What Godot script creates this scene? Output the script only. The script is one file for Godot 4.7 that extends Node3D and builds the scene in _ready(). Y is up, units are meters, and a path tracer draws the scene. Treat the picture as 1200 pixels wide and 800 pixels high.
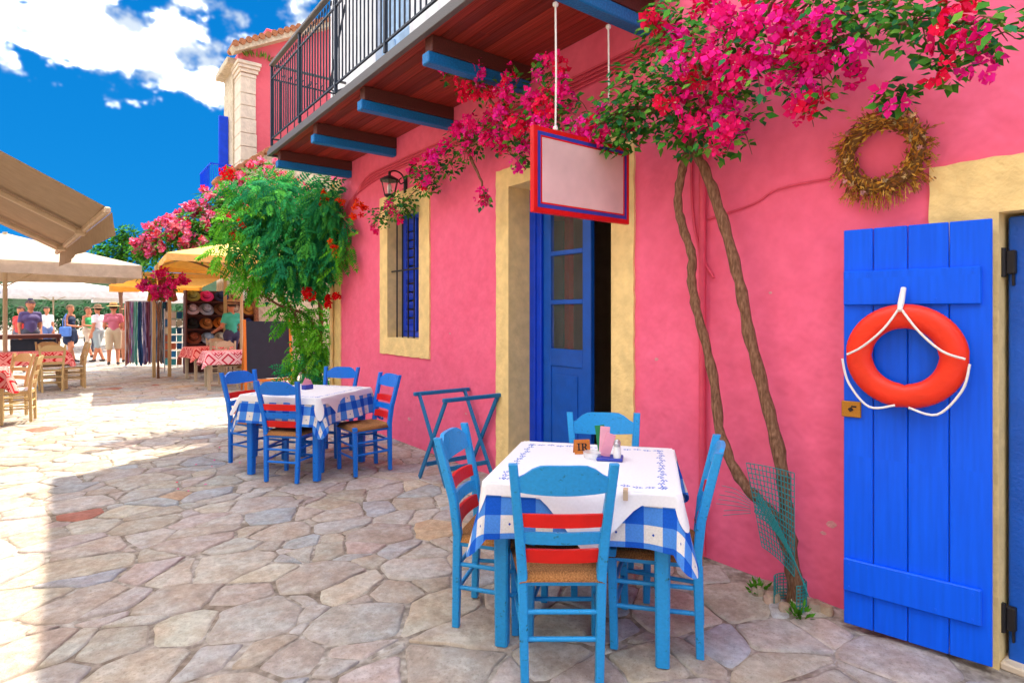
extends Node3D
# A street corner outside a pink taverna. World: x points to the taverna wall, -z runs away along the street, metres.

const WALL := 3.15
var mats := {}
var taken := {}
var rng := RandomNumberGenerator.new()

# ------------------------------------------------------------------ mesh builder
class MB:
	var v := PackedVector3Array()
	var n := PackedVector3Array()
	var uv := PackedVector2Array()
	var col := PackedColorArray()
	var ix := PackedInt32Array()
	var c := Color(1, 1, 1)
	var xf := Transform3D.IDENTITY

	func vert(p: Vector3, nn: Vector3, t := Vector2.ZERO) -> int:
		v.append(xf * p)
		n.append((xf.basis * nn).normalized())
		uv.append(t)
		col.append(c)
		return v.size() - 1

	func tri(a: Vector3, b: Vector3, d: Vector3, out := Vector3.ZERO) -> void:
		var nn := (d - a).cross(b - a)
		if out != Vector3.ZERO and nn.dot(out) < 0.0:
			var s := b
			b = d
			d = s
			nn = -nn
		nn = nn.normalized()
		var i := vert(a, nn)
		vert(b, nn)
		vert(d, nn)
		ix.append_array(PackedInt32Array([i, i + 1, i + 2]))

	func quad(a: Vector3, b: Vector3, d: Vector3, e: Vector3, out := Vector3.ZERO, t := [Vector2(0, 0), Vector2(1, 0), Vector2(1, 1), Vector2(0, 1)]) -> void:
		var nn := (d - a).cross(b - a)
		var flip := out != Vector3.ZERO and nn.dot(out) < 0.0
		if flip:
			nn = -nn
		nn = nn.normalized()
		var i := vert(a, nn, t[0])
		vert(b, nn, t[1])
		vert(d, nn, t[2])
		vert(e, nn, t[3])
		ix.append_array(PackedInt32Array([i, i + 2, i + 1, i, i + 3, i + 2]) if flip else PackedInt32Array([i, i + 1, i + 2, i, i + 2, i + 3]))

	# chamfered box: centre, full size, basis, chamfer
	func box(o: Vector3, s: Vector3, b := Basis.IDENTITY, ch := 0.0) -> void:
		var h := s * 0.5
		var k := minf(ch, minf(h.x, minf(h.y, h.z)) * 0.49)
		if k <= 0.0001:
			for ax in 3:
				for sg in [-1.0, 1.0]:
					var d := Vector3.ZERO
					d[ax] = sg
					var e := Vector3.ZERO
					e[(ax + 1) % 3] = h[(ax + 1) % 3]
					var f := Vector3.ZERO
					f[(ax + 2) % 3] = h[(ax + 2) % 3]
					var m := d * h[ax]
					quad(o + b * (m - e - f), o + b * (m + e - f), o + b * (m + e + f), o + b * (m - e + f), b * d, [Vector2(0, 0), Vector2(e.length() * 2, 0), Vector2(e.length() * 2, f.length() * 2), Vector2(0, f.length() * 2)])
			return
		for ax in 3:
			for sg in [-1.0, 1.0]:
				var d := Vector3.ZERO
				d[ax] = sg
				var e := Vector3.ZERO
				e[(ax + 1) % 3] = h[(ax + 1) % 3] - k
				var f := Vector3.ZERO
				f[(ax + 2) % 3] = h[(ax + 2) % 3] - k
				var m := d * h[ax]
				quad(o + b * (m - e - f), o + b * (m + e - f), o + b * (m + e + f), o + b * (m - e + f), b * d)
		for ax in 3:
			var y := (ax + 1) % 3
			var z := (ax + 2) % 3
			for sy in [-1.0, 1.0]:
				for sz in [-1.0, 1.0]:
					var p := Vector3.ZERO
					p[y] = sy * h[y]
					p[z] = sz * (h[z] - k)
					var q := Vector3.ZERO
					q[y] = sy * (h[y] - k)
					q[z] = sz * h[z]
					var l := Vector3.ZERO
					l[ax] = h[ax] - k
					quad(o + b * (p - l), o + b * (p + l), o + b * (q + l), o + b * (q - l), b * (p + q))
		for sx in [-1.0, 1.0]:
			for sy in [-1.0, 1.0]:
				for sz in [-1.0, 1.0]:
					tri(o + b * Vector3(sx * h.x, sy * (h.y - k), sz * (h.z - k)), o + b * Vector3(sx * (h.x - k), sy * h.y, sz * (h.z - k)), o + b * Vector3(sx * (h.x - k), sy * (h.y - k), sz * h.z), b * Vector3(sx, sy, sz))

	func span(a: Vector3, d: Vector3, ch := 0.0) -> void:
		box((a + d) * 0.5, (d - a).abs(), Basis.IDENTITY, ch)

	# rectangular bar from p to q; w across "side", hh across the rest
	func bar(p: Vector3, q: Vector3, w: float, hh: float, side := Vector3.RIGHT, ch := 0.0) -> void:
		var y := (q - p).normalized()
		var z := side.cross(y).normalized()
		var x := y.cross(z).normalized()
		box((p + q) * 0.5, Vector3(w, p.distance_to(q), hh), Basis(x, y, z), ch)

	func tube(pts: Array, rad, sides := 8, caps := true) -> void:
		var m := pts.size()
		var prev := Vector3.ZERO
		var first := v.size()
		for i in m:
			var t: Vector3 = (pts[mini(i + 1, m - 1)] - pts[maxi(i - 1, 0)]).normalized()
			var sd: Vector3
			if i == 0:
				sd = t.cross(Vector3.UP if absf(t.y) < 0.9 else Vector3.RIGHT).normalized()
			else:
				sd = (prev - t * prev.dot(t)).normalized()
			prev = sd
			var up := t.cross(sd)
			var r: float = rad[i] if rad is Array else rad
			for k in sides + 1:
				var a := TAU * k / sides
				var d := sd * cos(a) + up * sin(a)
				vert(pts[i] + d * r, d, Vector2(float(k) / sides, float(i)))
		for i in m - 1:
			for k in sides:
				var a := first + i * (sides + 1) + k
				var e := a + sides + 1
				ix.append_array(PackedInt32Array([a, a + 1, e, a + 1, e + 1, e]))
		if caps:
			for i in [0, m - 1]:
				var t: Vector3 = (pts[1] - pts[0]).normalized() if i == 0 else (pts[m - 1] - pts[m - 2]).normalized()
				if i == 0:
					t = -t
				for k in range(1, sides - 1):
					var a: int = first + i * (sides + 1)
					var q := [0, 0, 0]
					var w := 0
					for j in [0, k, k + 1]:
						v.append(v[a + j])
						n.append((xf.basis * t).normalized())
						uv.append(Vector2.ZERO)
						col.append(c)
						q[w] = v.size() - 1
						w += 1
					ix.append_array(PackedInt32Array([q[0], q[1], q[2]]) if i == 0 else PackedInt32Array([q[0], q[2], q[1]]))

	# profile of Vector2(radius, y) turned round the y axis
	func lathe(o: Vector3, prof: Array, sides := 16) -> void:
		for i in prof.size() - 1:
			var p: Vector2 = prof[i]
			var q: Vector2 = prof[i + 1]
			var d := q - p
			var nn := Vector2(d.y, -d.x).normalized()
			var first := v.size()
			for k in sides + 1:
				var a := TAU * k / sides
				var e := Vector3(cos(a), 0, sin(a))
				var no := e * nn.x + Vector3(0, nn.y, 0)
				vert(o + e * p.x + Vector3(0, p.y, 0), no)
				vert(o + e * q.x + Vector3(0, q.y, 0), no)
			for k in sides:
				var a := first + k * 2
				ix.append_array(PackedInt32Array([a, a + 1, a + 2, a + 1, a + 3, a + 2]))

	# leaf: base, direction, normal-ish, length, width, fold
	func leaf(p: Vector3, d: Vector3, up: Vector3, l: float, w: float, fold := 0.2, wide := 0.4) -> void:
		var s := d.cross(up).normalized()
		var nn := s.cross(d).normalized()
		var mid := p + d * l * 0.5 - nn * fold * w
		var tip := p + d * l - nn * l * 0.12
		var a := p + d * l * wide + s * w * 0.5
		var b := p + d * l * wide - s * w * 0.5
		var i := vert(p, nn)
		vert(a, (nn - s * fold).normalized())
		vert(tip, nn)
		vert(b, (nn + s * fold).normalized())
		vert(mid, nn)
		ix.append_array(PackedInt32Array([i, i + 4, i + 1, i + 1, i + 4, i + 2, i + 2, i + 4, i + 3, i + 3, i + 4, i]))

	func mesh() -> ArrayMesh:
		for i in range(0, ix.size(), 3):           # front faces run clockwise as seen along their normals
			var p := v[ix[i]]
			if (v[ix[i + 2]] - p).cross(v[ix[i + 1]] - p).dot(n[ix[i]] + n[ix[i + 1]] + n[ix[i + 2]]) < 0.0:
				var s := ix[i + 1]
				ix[i + 1] = ix[i + 2]
				ix[i + 2] = s
		var a := []
		a.resize(Mesh.ARRAY_MAX)
		a[Mesh.ARRAY_VERTEX] = v
		a[Mesh.ARRAY_NORMAL] = n
		a[Mesh.ARRAY_TEX_UV] = uv
		a[Mesh.ARRAY_COLOR] = col
		a[Mesh.ARRAY_INDEX] = ix
		var m := ArrayMesh.new()
		m.add_surface_from_arrays(Mesh.PRIMITIVE_TRIANGLES, a)
		return m

# ------------------------------------------------------------------ nodes
func numbered(s: String) -> String:
	taken[s] = taken.get(s, -1) + 1
	return s if taken[s] == 0 else "%s_%03d" % [s, taken[s]]

func thing(called: String, label: String, category: String, at := Vector3.ZERO, turn := 0.0, group := "") -> Node3D:
	var o := Node3D.new()
	o.name = numbered(called)
	add_child(o)
	o.position = at
	o.rotation.y = turn
	o.set_meta("label", label)
	o.set_meta("category", category)
	if group:
		o.set_meta("group", group)
	return o

func obj(called: String, mb, m: Material, parent: Node3D, stuff := false) -> MeshInstance3D:
	var o := MeshInstance3D.new()
	o.name = called
	o.mesh = mb.mesh() if mb is MB else mb
	o.material_override = m
	parent.add_child(o, true)
	if stuff:
		o.set_meta("kind", "stuff")
	return o

# a part built in world coordinates under a thing that is not turned
func wpart(called: String, mb, m: Material, parent: Node3D, stuff := false) -> MeshInstance3D:
	var o := obj(called, mb, m, parent, stuff)
	o.position = -world_of(parent)
	return o

func world_of(o: Node3D) -> Vector3:
	var p := Vector3.ZERO
	var k: Node = o
	while k is Node3D and k != self:
		p += k.position
		k = k.get_parent()
	return p

func one(called: String, mb: MB, m: Material, label: String, category: String, at: Vector3, group := "", turn := 0.0) -> MeshInstance3D:
	var o := MeshInstance3D.new()
	o.name = numbered(called)
	o.mesh = mb.mesh()
	o.material_override = m
	add_child(o)
	o.position = at
	o.rotation.y = turn
	o.set_meta("label", label)
	o.set_meta("category", category)
	if group:
		o.set_meta("group", group)
	return o

func structure(called: String, mb: MB, m: Material) -> MeshInstance3D:
	var o := MeshInstance3D.new()
	o.name = called
	o.mesh = mb.mesh()
	o.material_override = m
	add_child(o)
	o.set_meta("kind", "structure")
	return o

func copy_of(src: Node3D, label: String, at: Vector3, turn: float) -> Node3D:
	var r := src.duplicate()
	r.name = numbered(String(src.name).rstrip("0123456789").trim_suffix("_"))
	add_child(r)
	r.position = at
	r.rotation.y = turn
	r.set_meta("label", label)
	return r

# ------------------------------------------------------------------ textures and materials
func lin(r: float, g: float, b: float) -> Color:
	return Color(r, g, b)

func srgb(r: float, g: float, b: float) -> Color:      # linear base colour -> value for albedo_color
	return Color(r, g, b).linear_to_srgb()

func noise_image(sd: int, freq: float, oct: int, size := 512, kind := FastNoiseLite.TYPE_SIMPLEX_SMOOTH) -> Image:
	var f := FastNoiseLite.new()
	f.seed = sd
	f.noise_type = kind
	f.frequency = freq
	f.fractal_octaves = oct
	f.fractal_gain = 0.55
	return f.get_seamless_image(size, size, false, false, 0.12, true)

# grey or two-colour albedo texture from noise; lo / hi are sRGB colours
func tone(img: Image, lo: Color, hi: Color, sharp := 1.0) -> ImageTexture:
	var d := img.get_data()
	var w := img.get_width()
	var out := PackedByteArray()
	out.resize(w * w * 3)
	var lut := []
	for i in 256:
		var t := clampf((i / 255.0 - 0.5) * sharp + 0.5, 0, 1)
		var q := lo.lerp(hi, t)
		lut.append([int(q.r * 255), int(q.g * 255), int(q.b * 255)])
	for i in w * w:
		var l: Array = lut[d[i]]
		out[i * 3] = l[0]
		out[i * 3 + 1] = l[1]
		out[i * 3 + 2] = l[2]
	return ImageTexture.create_from_image(Image.create_from_data(w, w, false, Image.FORMAT_RGB8, out))

func bump(img: Image, k: float) -> ImageTexture:
	var b := img.duplicate()
	b.convert(Image.FORMAT_RGBA8)
	b.bump_map_to_normal_map(k)
	return ImageTexture.create_from_image(b)

func mat(called: String, c: Color, rough := 0.7, tex: Texture2D = null, nrm: Texture2D = null, scale := 1.0, nstr := 0.5, world := true) -> StandardMaterial3D:
	var m := StandardMaterial3D.new()
	m.resource_name = called
	m.albedo_color = c.linear_to_srgb()
	m.roughness = rough
	m.metallic_specular = 0.4
	if tex or nrm:
		m.uv1_triplanar = true
		m.uv1_world_triplanar = world
		m.uv1_scale = Vector3.ONE * scale
	if tex:
		m.albedo_texture = tex
	if nrm:
		m.normal_enabled = true
		m.normal_texture = nrm
		m.normal_scale = nstr
	mats[called] = m
	return m

func vmat(called: String, rough := 0.7, tex: Texture2D = null, nrm: Texture2D = null, scale := 1.0, nstr := 0.5) -> StandardMaterial3D:
	var m := mat(called, Color(1, 1, 1), rough, tex, nrm, scale, nstr)
	m.vertex_color_use_as_albedo = true
	return m

func rv(a: float, b: float) -> float:
	return rng.randf_range(a, b)

func rdir() -> Vector3:
	while true:
		var p := Vector3(rv(-1, 1), rv(-1, 1), rv(-1, 1))
		if p.length() < 1.0 and p.length() > 0.05:
			return p.normalized()
	return Vector3.UP

func jit(c: Color, k: float) -> Color:
	var f := 1.0 + rv(-k, k)
	return Color(c.r * f * (1 + rv(-k, k) * 0.4), c.g * f, c.b * f * (1 + rv(-k, k) * 0.4))

func curve(pts: Array, steps := 5) -> Array:      # Catmull-Rom through the points
	var o := []
	for i in pts.size() - 1:
		var a = pts[maxi(i - 1, 0)]
		var b = pts[i]
		var c = pts[i + 1]
		var d = pts[mini(i + 2, pts.size() - 1)]
		for k in steps:
			var t := float(k) / steps
			o.append(0.5 * ((2.0 * b) + (c - a) * t + (2.0 * a - 5.0 * b + 4.0 * c - d) * t * t + (3.0 * b - a - 3.0 * c + d) * t * t * t))
	o.append(pts[pts.size() - 1])
	return o

func make_materials() -> void:
	var fine := noise_image(3, 0.03, 5)
	var mid := noise_image(7, 0.011, 4)
	var big := noise_image(11, 0.006, 5)
	var grainy := noise_image(21, 0.09, 3)
	var n_fine := bump(fine, 6.0)
	var n_mid := bump(mid, 10.0)
	var n_grain := bump(grainy, 4.0)
	var t_soft := tone(mid, Color(0.91, 0.91, 0.91), Color(1, 1, 1), 1.3)
	# stone: blotches, grain and thin pits laid over each other
	var sd := fine.get_data()
	var gd := grainy.get_data()
	var md := mid.get_data()
	var mix := PackedByteArray()
	mix.resize(sd.size())
	for i in sd.size():
		var pit := 60.0 if gd[i] < 62 else 0.0
		mix[i] = int(clampf(sd[i] * 0.45 + gd[(i * 3 + 917) % gd.size()] * 0.30 + gd[i] * 0.15 + md[i] * 0.25 - 15.0 - pit, 0, 255))
	var stone_img := Image.create_from_data(512, 512, false, Image.FORMAT_L8, mix)
	var n_stone := bump(stone_img, 5.0)
	var t_stone := tone(stone_img, Color(0.74, 0.725, 0.71), Color(1, 1, 1), 1.7)
	var t_plaster := tone(big, Color(0.985, 0.94, 0.955), Color(1, 1, 1), 1.4)
	var t_wear := tone(grainy, Color(0.80, 0.82, 0.85), Color(1, 1, 1), 1.3)
	# brushed paint with a few chips down to brown wood
	var pdat := PackedByteArray()
	pdat.resize(512 * 512 * 3)
	var fd := fine.get_data()
	var ad := grainy.get_data()
	var bd := mid.get_data()
	for i in 512 * 512:
		var k := 225 + int(ad[i] * 0.11)
		var chip := fd[i] > 203 and ad[i] > 126
		pdat[i * 3] = 255 if not chip else 255
		pdat[i * 3 + 1] = mini(k, 255) if not chip else 120
		pdat[i * 3 + 2] = mini(k, 255) if not chip else 70
	var t_paint := ImageTexture.create_from_image(Image.create_from_data(512, 512, false, Image.FORMAT_RGB8, pdat))
	# wood grain: noise stretched along v
	var wg := Image.create(256, 256, false, Image.FORMAT_L8)
	var f := FastNoiseLite.new()
	f.seed = 5
	f.frequency = 0.02
	f.fractal_octaves = 4
	for y in 256:
		for x in 256:
			var s := f.get_noise_2d(x * 6.0, y * 0.35) * 0.5 + 0.5
			wg.set_pixel(x, y, Color(s, s, s))
	var t_wood := tone(wg, Color(0.62, 0.58, 0.55), Color(1, 1, 1), 1.6)
	var n_wood := bump(wg, 3.0)
	mats.t_soft = t_soft

	var pm := mat("pink plaster", lin(0.95, 0.165, 0.31), 0.85, t_plaster, n_mid, 0.45, 0.30)
	pm.detail_enabled = true
	pm.detail_blend_mode = BaseMaterial3D.BLEND_MODE_MUL
	pm.detail_albedo = tone(fine, Color(0.965, 0.94, 0.94), Color(1, 1, 1), 1.3)
	mat("yellow plaster", lin(0.95, 0.71, 0.32), 0.85, t_soft, n_fine, 0.9, 0.4)
	mat("ochre reveal", lin(0.96, 0.72, 0.33), 0.9, t_soft, n_fine, 1.0, 0.25)
	mat("bare render", lin(0.80, 0.34, 0.36), 0.9, t_soft, n_fine, 2.0, 0.6)
	mat("white plaster", lin(0.78, 0.80, 0.84), 0.85, t_soft, n_fine, 0.6, 0.3)
	mat("cream plaster", lin(0.74, 0.62, 0.44), 0.88, t_stone, n_fine, 0.4, 0.4)
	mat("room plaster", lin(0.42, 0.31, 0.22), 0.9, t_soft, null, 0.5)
	mat("far pink", lin(0.72, 0.13, 0.16), 0.88, t_plaster, n_fine, 0.3, 0.3)
	mat("quoin stone", lin(0.74, 0.62, 0.48), 0.9, t_soft, n_fine, 0.7, 0.4)
	mat("roof tile", lin(0.50, 0.20, 0.09), 0.85, t_stone, n_fine, 1.2, 0.5)
	mat("mahogany", lin(0.50, 0.06, 0.05), 0.45, t_wood, n_wood, 1.0, 0.3)
	mats["mahogany"].uv1_triplanar = false
	mats["mahogany"].uv1_scale = Vector3(2.2, 0.4, 1)
	mat("dark plank", lin(0.12, 0.032, 0.026), 0.6, t_wear, n_grain, 1.5, 0.3)
	mat("beam blue", lin(0.005, 0.20, 0.56), 0.5, t_wear, n_grain, 1.1, 0.25)
	mat("iron", lin(0.012, 0.018, 0.035), 0.45)
	mat("hand rail", lin(0.13, 0.12, 0.12), 0.5, t_wear, null, 2.0)
	mat("deep blue", lin(0.003, 0.06, 0.74), 0.35, t_soft, n_grain, 0.8, 0.18)
	mat("door blue", lin(0.003, 0.115, 0.92), 0.30, tone(wg, Color(0.90, 0.90, 0.92), Color(1, 1, 1), 1.5), n_wood, 1.2, 0.14)
	mats["door blue"].metallic_specular = 0.28
	mat("leaf blue", lin(0.006, 0.10, 0.55), 0.34, t_soft, n_grain, 0.9, 0.15)
	mat("sky blue shutter", lin(0.36, 0.55, 0.80), 0.6, t_soft)
	mat("chair blue", lin(0.020, 0.36, 0.82), 0.38, t_paint, n_grain, 1.3, 0.22)
	mat("chair deep blue", lin(0.006, 0.21, 0.88), 0.38, t_paint, n_grain, 1.3, 0.22)
	mat("slat red", lin(0.78, 0.012, 0.008), 0.38, t_soft, n_grain, 1.3, 0.15)
	mat("stand blue", lin(0.015, 0.20, 0.46), 0.45, t_wear, n_grain, 1.6, 0.2)
	mat("pine", lin(0.66, 0.46, 0.20), 0.5, t_wear, n_grain, 1.6, 0.2)
	mat("pale wood", lin(0.62, 0.50, 0.33), 0.55, t_wear, n_grain, 1.6, 0.2)
	mat("sign red", lin(0.72, 0.008, 0.010), 0.4, t_soft)
	mat("sign blue", lin(0.035, 0.06, 0.42), 0.4, t_soft)
	mat("sign panel", lin(0.86, 0.58, 0.56), 0.5, t_soft, null, 0.4)
	mat("rope", lin(0.78, 0.76, 0.74), 0.9, null, n_grain, 6.0, 0.8)
	mat("ring red", lin(0.85, 0.035, 0.010), 0.38, t_soft, n_grain, 0.8, 0.12)
	mat("brass", lin(0.55, 0.24, 0.03), 0.4, t_wear, n_grain, 4.0, 0.3)
	mats["brass"].metallic = 0.5
	mat("black iron", lin(0.014, 0.012, 0.014), 0.5, null, n_grain, 4.0, 0.4)
	mat("bark", lin(0.34, 0.18, 0.11), 0.9, tone(fine, Color(0.60, 0.55, 0.50), Color(1, 1, 1), 1.6), n_fine, 3.0, 1.0)
	mats["bark"].uv1_scale = Vector3(4.5, 1.0, 4.5)
	mat("net green", lin(0.02, 0.22, 0.23), 0.5)
	mat("pink pipe", lin(0.80, 0.085, 0.16), 0.6, t_soft)
	mat("chalkboard", lin(0.012, 0.018, 0.035), 0.6, t_soft, null, 1.0)
	mat("orange wood", lin(0.70, 0.20, 0.025), 0.5, t_wear, n_grain, 1.5, 0.2)
	mat("tan canvas", lin(0.40, 0.29, 0.19), 0.9, t_soft, n_grain, 1.2, 0.2)
	mat("tan bar", lin(0.62, 0.47, 0.32), 0.6, t_soft)
	var cm := mat("cream canvas", lin(0.52, 0.44, 0.35), 0.9, t_soft, n_grain, 0.9, 0.2)
	cm.backlight_enabled = true
	cm.backlight = srgb(0.30, 0.24, 0.17)
	var ym := mat("yellow canvas", lin(0.82, 0.58, 0.20), 0.9, t_soft, n_grain, 0.9, 0.2)
	ym.backlight_enabled = true
	ym.backlight = srgb(0.55, 0.27, 0.03)
	var wm := mat("white canvas", lin(0.80, 0.80, 0.80), 0.9, t_soft, n_grain, 0.9, 0.2)
	wm.backlight_enabled = true
	wm.backlight = srgb(0.3, 0.3, 0.3)
	mat("yellow lining", lin(0.86, 0.52, 0.09), 0.9, t_soft, n_grain, 0.9, 0.2)
	mat("steel", lin(0.5, 0.5, 0.52), 0.35)
	mats["steel"].metallic = 0.7
	mat("clear glass", lin(0.9, 0.95, 0.95), 0.03)
	mats["clear glass"].metallic_specular = 0.18
	mats["clear glass"].transparency = BaseMaterial3D.TRANSPARENCY_ALPHA
	mats["clear glass"].albedo_color.a = 0.06
	mat("bulb", lin(0.8, 0.8, 0.78), 0.3)
	mat("ground", lin(0.54, 0.50, 0.46), 0.95, tone(fine, Color(0.70, 0.68, 0.66), Color(1, 1, 1), 1.6), n_fine, 0.9, 0.7)
	mats["ground"].detail_enabled = true
	mats["ground"].detail_blend_mode = BaseMaterial3D.BLEND_MODE_MUL
	mats["ground"].detail_albedo = tone(big, Color(0.80, 0.76, 0.72), Color(1, 1, 1), 2.0)
	var st := vmat("flag", 0.72, t_stone, n_stone, 1.1, 0.6)
	st.detail_enabled = true
	st.detail_blend_mode = BaseMaterial3D.BLEND_MODE_MUL
	st.detail_albedo = tone(big, Color(0.95, 0.90, 0.86), Color(1, 1, 1), 2.2)
	vmat("painted", 0.7)
	vmat("cloth", 0.92, t_soft, n_grain, 2.0, 0.2)
	var lf := vmat("leaves", 0.8)
	lf.metallic_specular = 0.12
	lf.backlight_enabled = true
	lf.backlight = srgb(0.10, 0.20, 0.03)
	var pt := vmat("petals", 0.6)
	pt.backlight_enabled = true
	pt.metallic_specular = 0.15
	pt.backlight = srgb(0.5, 0.02, 0.12)
	vmat("rush", 0.85, tone(grainy, Color(0.6, 0.55, 0.5), Color(1, 1, 1), 1.6), n_grain, 3.0, 0.5)
	vmat("dried", 0.9)
	mat("hill", lin(0.05, 0.10, 0.05), 0.95, t_stone, null, 0.05)
	vmat("skin and clothes", 0.75)

# ------------------------------------------------------------------ sky
func make_sky() -> Sky:
	var w := 3072
	var h := 1536
	var data := PackedFloat32Array()
	data.resize(w * h * 3)
	var f := FastNoiseLite.new()
	f.seed = 14
	f.frequency = 1.0
	f.fractal_octaves = 7
	f.fractal_gain = 0.60
	var g := FastNoiseLite.new()
	g.seed = 31
	g.frequency = 1.0
	g.fractal_octaves = 2
	var puffs := [[-2.5, 21.5, 4.6, 2.6, 1.0], [2.0, 20.0, 3.0, 2.0, 0.65], [5.6, 22.5, 2.8, 3.4, 1.05], [8.6, 19.2, 2.4, 1.9, 0.9], [11.0, 18.2, 1.6, 1.3, 0.7], [15.8, 25.5, 1.8, 2.2, 0.75], [11.2, 23.0, 1.2, 0.9, 0.5], [4.5, 28.0, 5.0, 2.4, 0.9]]
	for j in h / 2:
		var el := (0.5 - (j + 0.5) / h) * PI
		var ce := cos(el)
		var y := sin(el)
		var eld := rad_to_deg(el)
		var clear := Color(0.0004, 0.048, 0.146).lerp(Color(0.0004, 0.038, 0.123), clampf(y * 1.6, 0, 1)).lerp(Color(0.004, 0.068, 0.163), pow(1.0 - y, 5.0) * 0.8)
		var cover := smoothstep(13.0, 20.0, eld) * 0.52
		for i in w:
			var az := ((i + 0.5) / w - 0.5) * TAU
			var d := Vector3(sin(az) * ce, y, -cos(az) * ce)
			var q := d * 9.5
			var low := g.get_noise_3d(d.x * 2.6, d.y * 3.4, d.z * 2.6)
			var base := cover + low * 0.9
			if absf(az) < 0.75 and eld < 34.0:
				var s := 0.0
				var azd := rad_to_deg(az)
				for p in puffs:
					var a: float = (azd - p[0]) / p[2]
					var b: float = (eld - p[1]) / p[3]
					var r := a * a + b * b
					if r < 7.0:
						s = maxf(s, p[4] * exp(-r * 0.55))
				var k := smoothstep(0.75, 0.45, absf(az)) * smoothstep(34.0, 29.0, eld)
				base = lerpf(base, s * 0.98 - 0.16, k)
			var t := 0.0
			var c := clear
			if base > -0.5:
				var nn := f.get_noise_3d(q.x, q.y * 1.5, q.z)
				t = smoothstep(0.26, 0.74, base + nn * 1.1)
				if t > 0.0:
					var core := smoothstep(0.18, 1.0, 0.46 + f.get_noise_3d(q.x * 0.9 + 9.0, q.y * 1.6, q.z * 0.9) * 1.1 + nn * 0.5 + (base - 0.5) * 0.2)
					c = clear.lerp(Color(0.14, 0.16, 0.185).lerp(Color(3.0, 2.92, 2.82), core * core), t)
			var o := (j * w + i) * 3
			data[o] = c.r
			data[o + 1] = c.g
			data[o + 2] = c.b
	for o in range(w * (h / 2) * 3, w * h * 3, 3):
		data[o] = 0.42
		data[o + 1] = 0.38
		data[o + 2] = 0.33
	var img := Image.create_from_data(w, h, false, Image.FORMAT_RGBF, data.to_byte_array())
	var m := PanoramaSkyMaterial.new()
	m.panorama = ImageTexture.create_from_image(img)
	var s := Sky.new()
	s.sky_material = m
	return s

# ------------------------------------------------------------------ paving
func clip(poly: PackedVector2Array, p: Vector2, nrm: Vector2) -> PackedVector2Array:     # keeps (q - p).n <= 0
	var out := PackedVector2Array()
	var m := poly.size()
	for i in m:
		var a := poly[i]
		var b := poly[(i + 1) % m]
		var da := (a - p).dot(nrm)
		var db := (b - p).dot(nrm)
		if da <= 0:
			out.append(a)
		if (da < 0) != (db < 0) and absf(da - db) > 1e-9:
			out.append(a + (b - a) * (da / (da - db)))
	return out

func stone(mb: MB, poly: PackedVector2Array, c: Color, top: float) -> void:
	# corners cut, outline roughened, a worn bevel and a slightly domed top
	var ring := PackedVector2Array()
	var m := poly.size()
	for i in m:
		var a := poly[(i + m - 1) % m]
		var b := poly[i]
		var d := poly[(i + 1) % m]
		var k := rv(0.05, 0.15)
		ring.append(b + (a - b) * k)
		if b.distance_to(a) > 0.12 and b.distance_to(d) > 0.12:
			ring.append(b + ((a - b) + (d - b)) * k * 0.30)
		ring.append(b + (d - b) * k)
		var e := b.distance_to(d)
		var nseg := int(e / 0.085)
		for q in range(1, nseg):
			var tt := (q + rv(-0.3, 0.3)) / nseg
			if tt > k + 0.04 and tt < 0.82:
				ring.append(b + (d - b) * tt + (d - b).orthogonal().normalized() * rv(-0.011, 0.011))
	var cen := Vector2.ZERO
	for p in ring:
		cen += p
	cen /= ring.size()
	var tilt := Vector2(rv(-1, 1), rv(-1, 1)) * 0.010
	var q := ring.size()
	var first := mb.v.size()
	mb.c = jit(c, 0.05)
	mb.vert(Vector3(cen.x, top + 0.002, cen.y), Vector3.UP)
	for i in q:
		var p := ring[i]
		var inn := p + (cen - p).normalized() * minf(0.016, p.distance_to(cen) * 0.2)
		var y := top + tilt.dot(p - cen)
		var outw := (p - cen).normalized()
		mb.c = jit(c, 0.07)
		mb.vert(Vector3(inn.x, y, inn.y), Vector3(outw.x * 0.12, 1, outw.y * 0.12).normalized())
		mb.vert(Vector3(p.x, y - rv(0.003, 0.006), p.y), Vector3(outw.x, 0.9, outw.y).normalized())
		mb.vert(Vector3(p.x + outw.x * 0.006, -0.02, p.y + outw.y * 0.006), Vector3(outw.x, 0.15, outw.y).normalized())
	for i in q:
		var a := first + 1 + i * 3
		var b := first + 1 + ((i + 1) % q) * 3
		mb.ix.append_array(PackedInt32Array([first, b, a, a, b, a + 1, b, b + 1, a + 1, a + 1, b + 1, a + 2, b + 1, b + 2, a + 2]))

func fix_winding(mb: MB) -> void:
	for i in range(0, mb.ix.size(), 3):
		var a := mb.v[mb.ix[i]]
		var nn := (mb.v[mb.ix[i + 2]] - a).cross(mb.v[mb.ix[i + 1]] - a)
		if nn.dot(mb.n[mb.ix[i]] + mb.n[mb.ix[i + 1]] + mb.n[mb.ix[i + 2]]) < 0:
			var s := mb.ix[i + 1]
			mb.ix[i + 1] = mb.ix[i + 2]
			mb.ix[i + 2] = s

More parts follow.
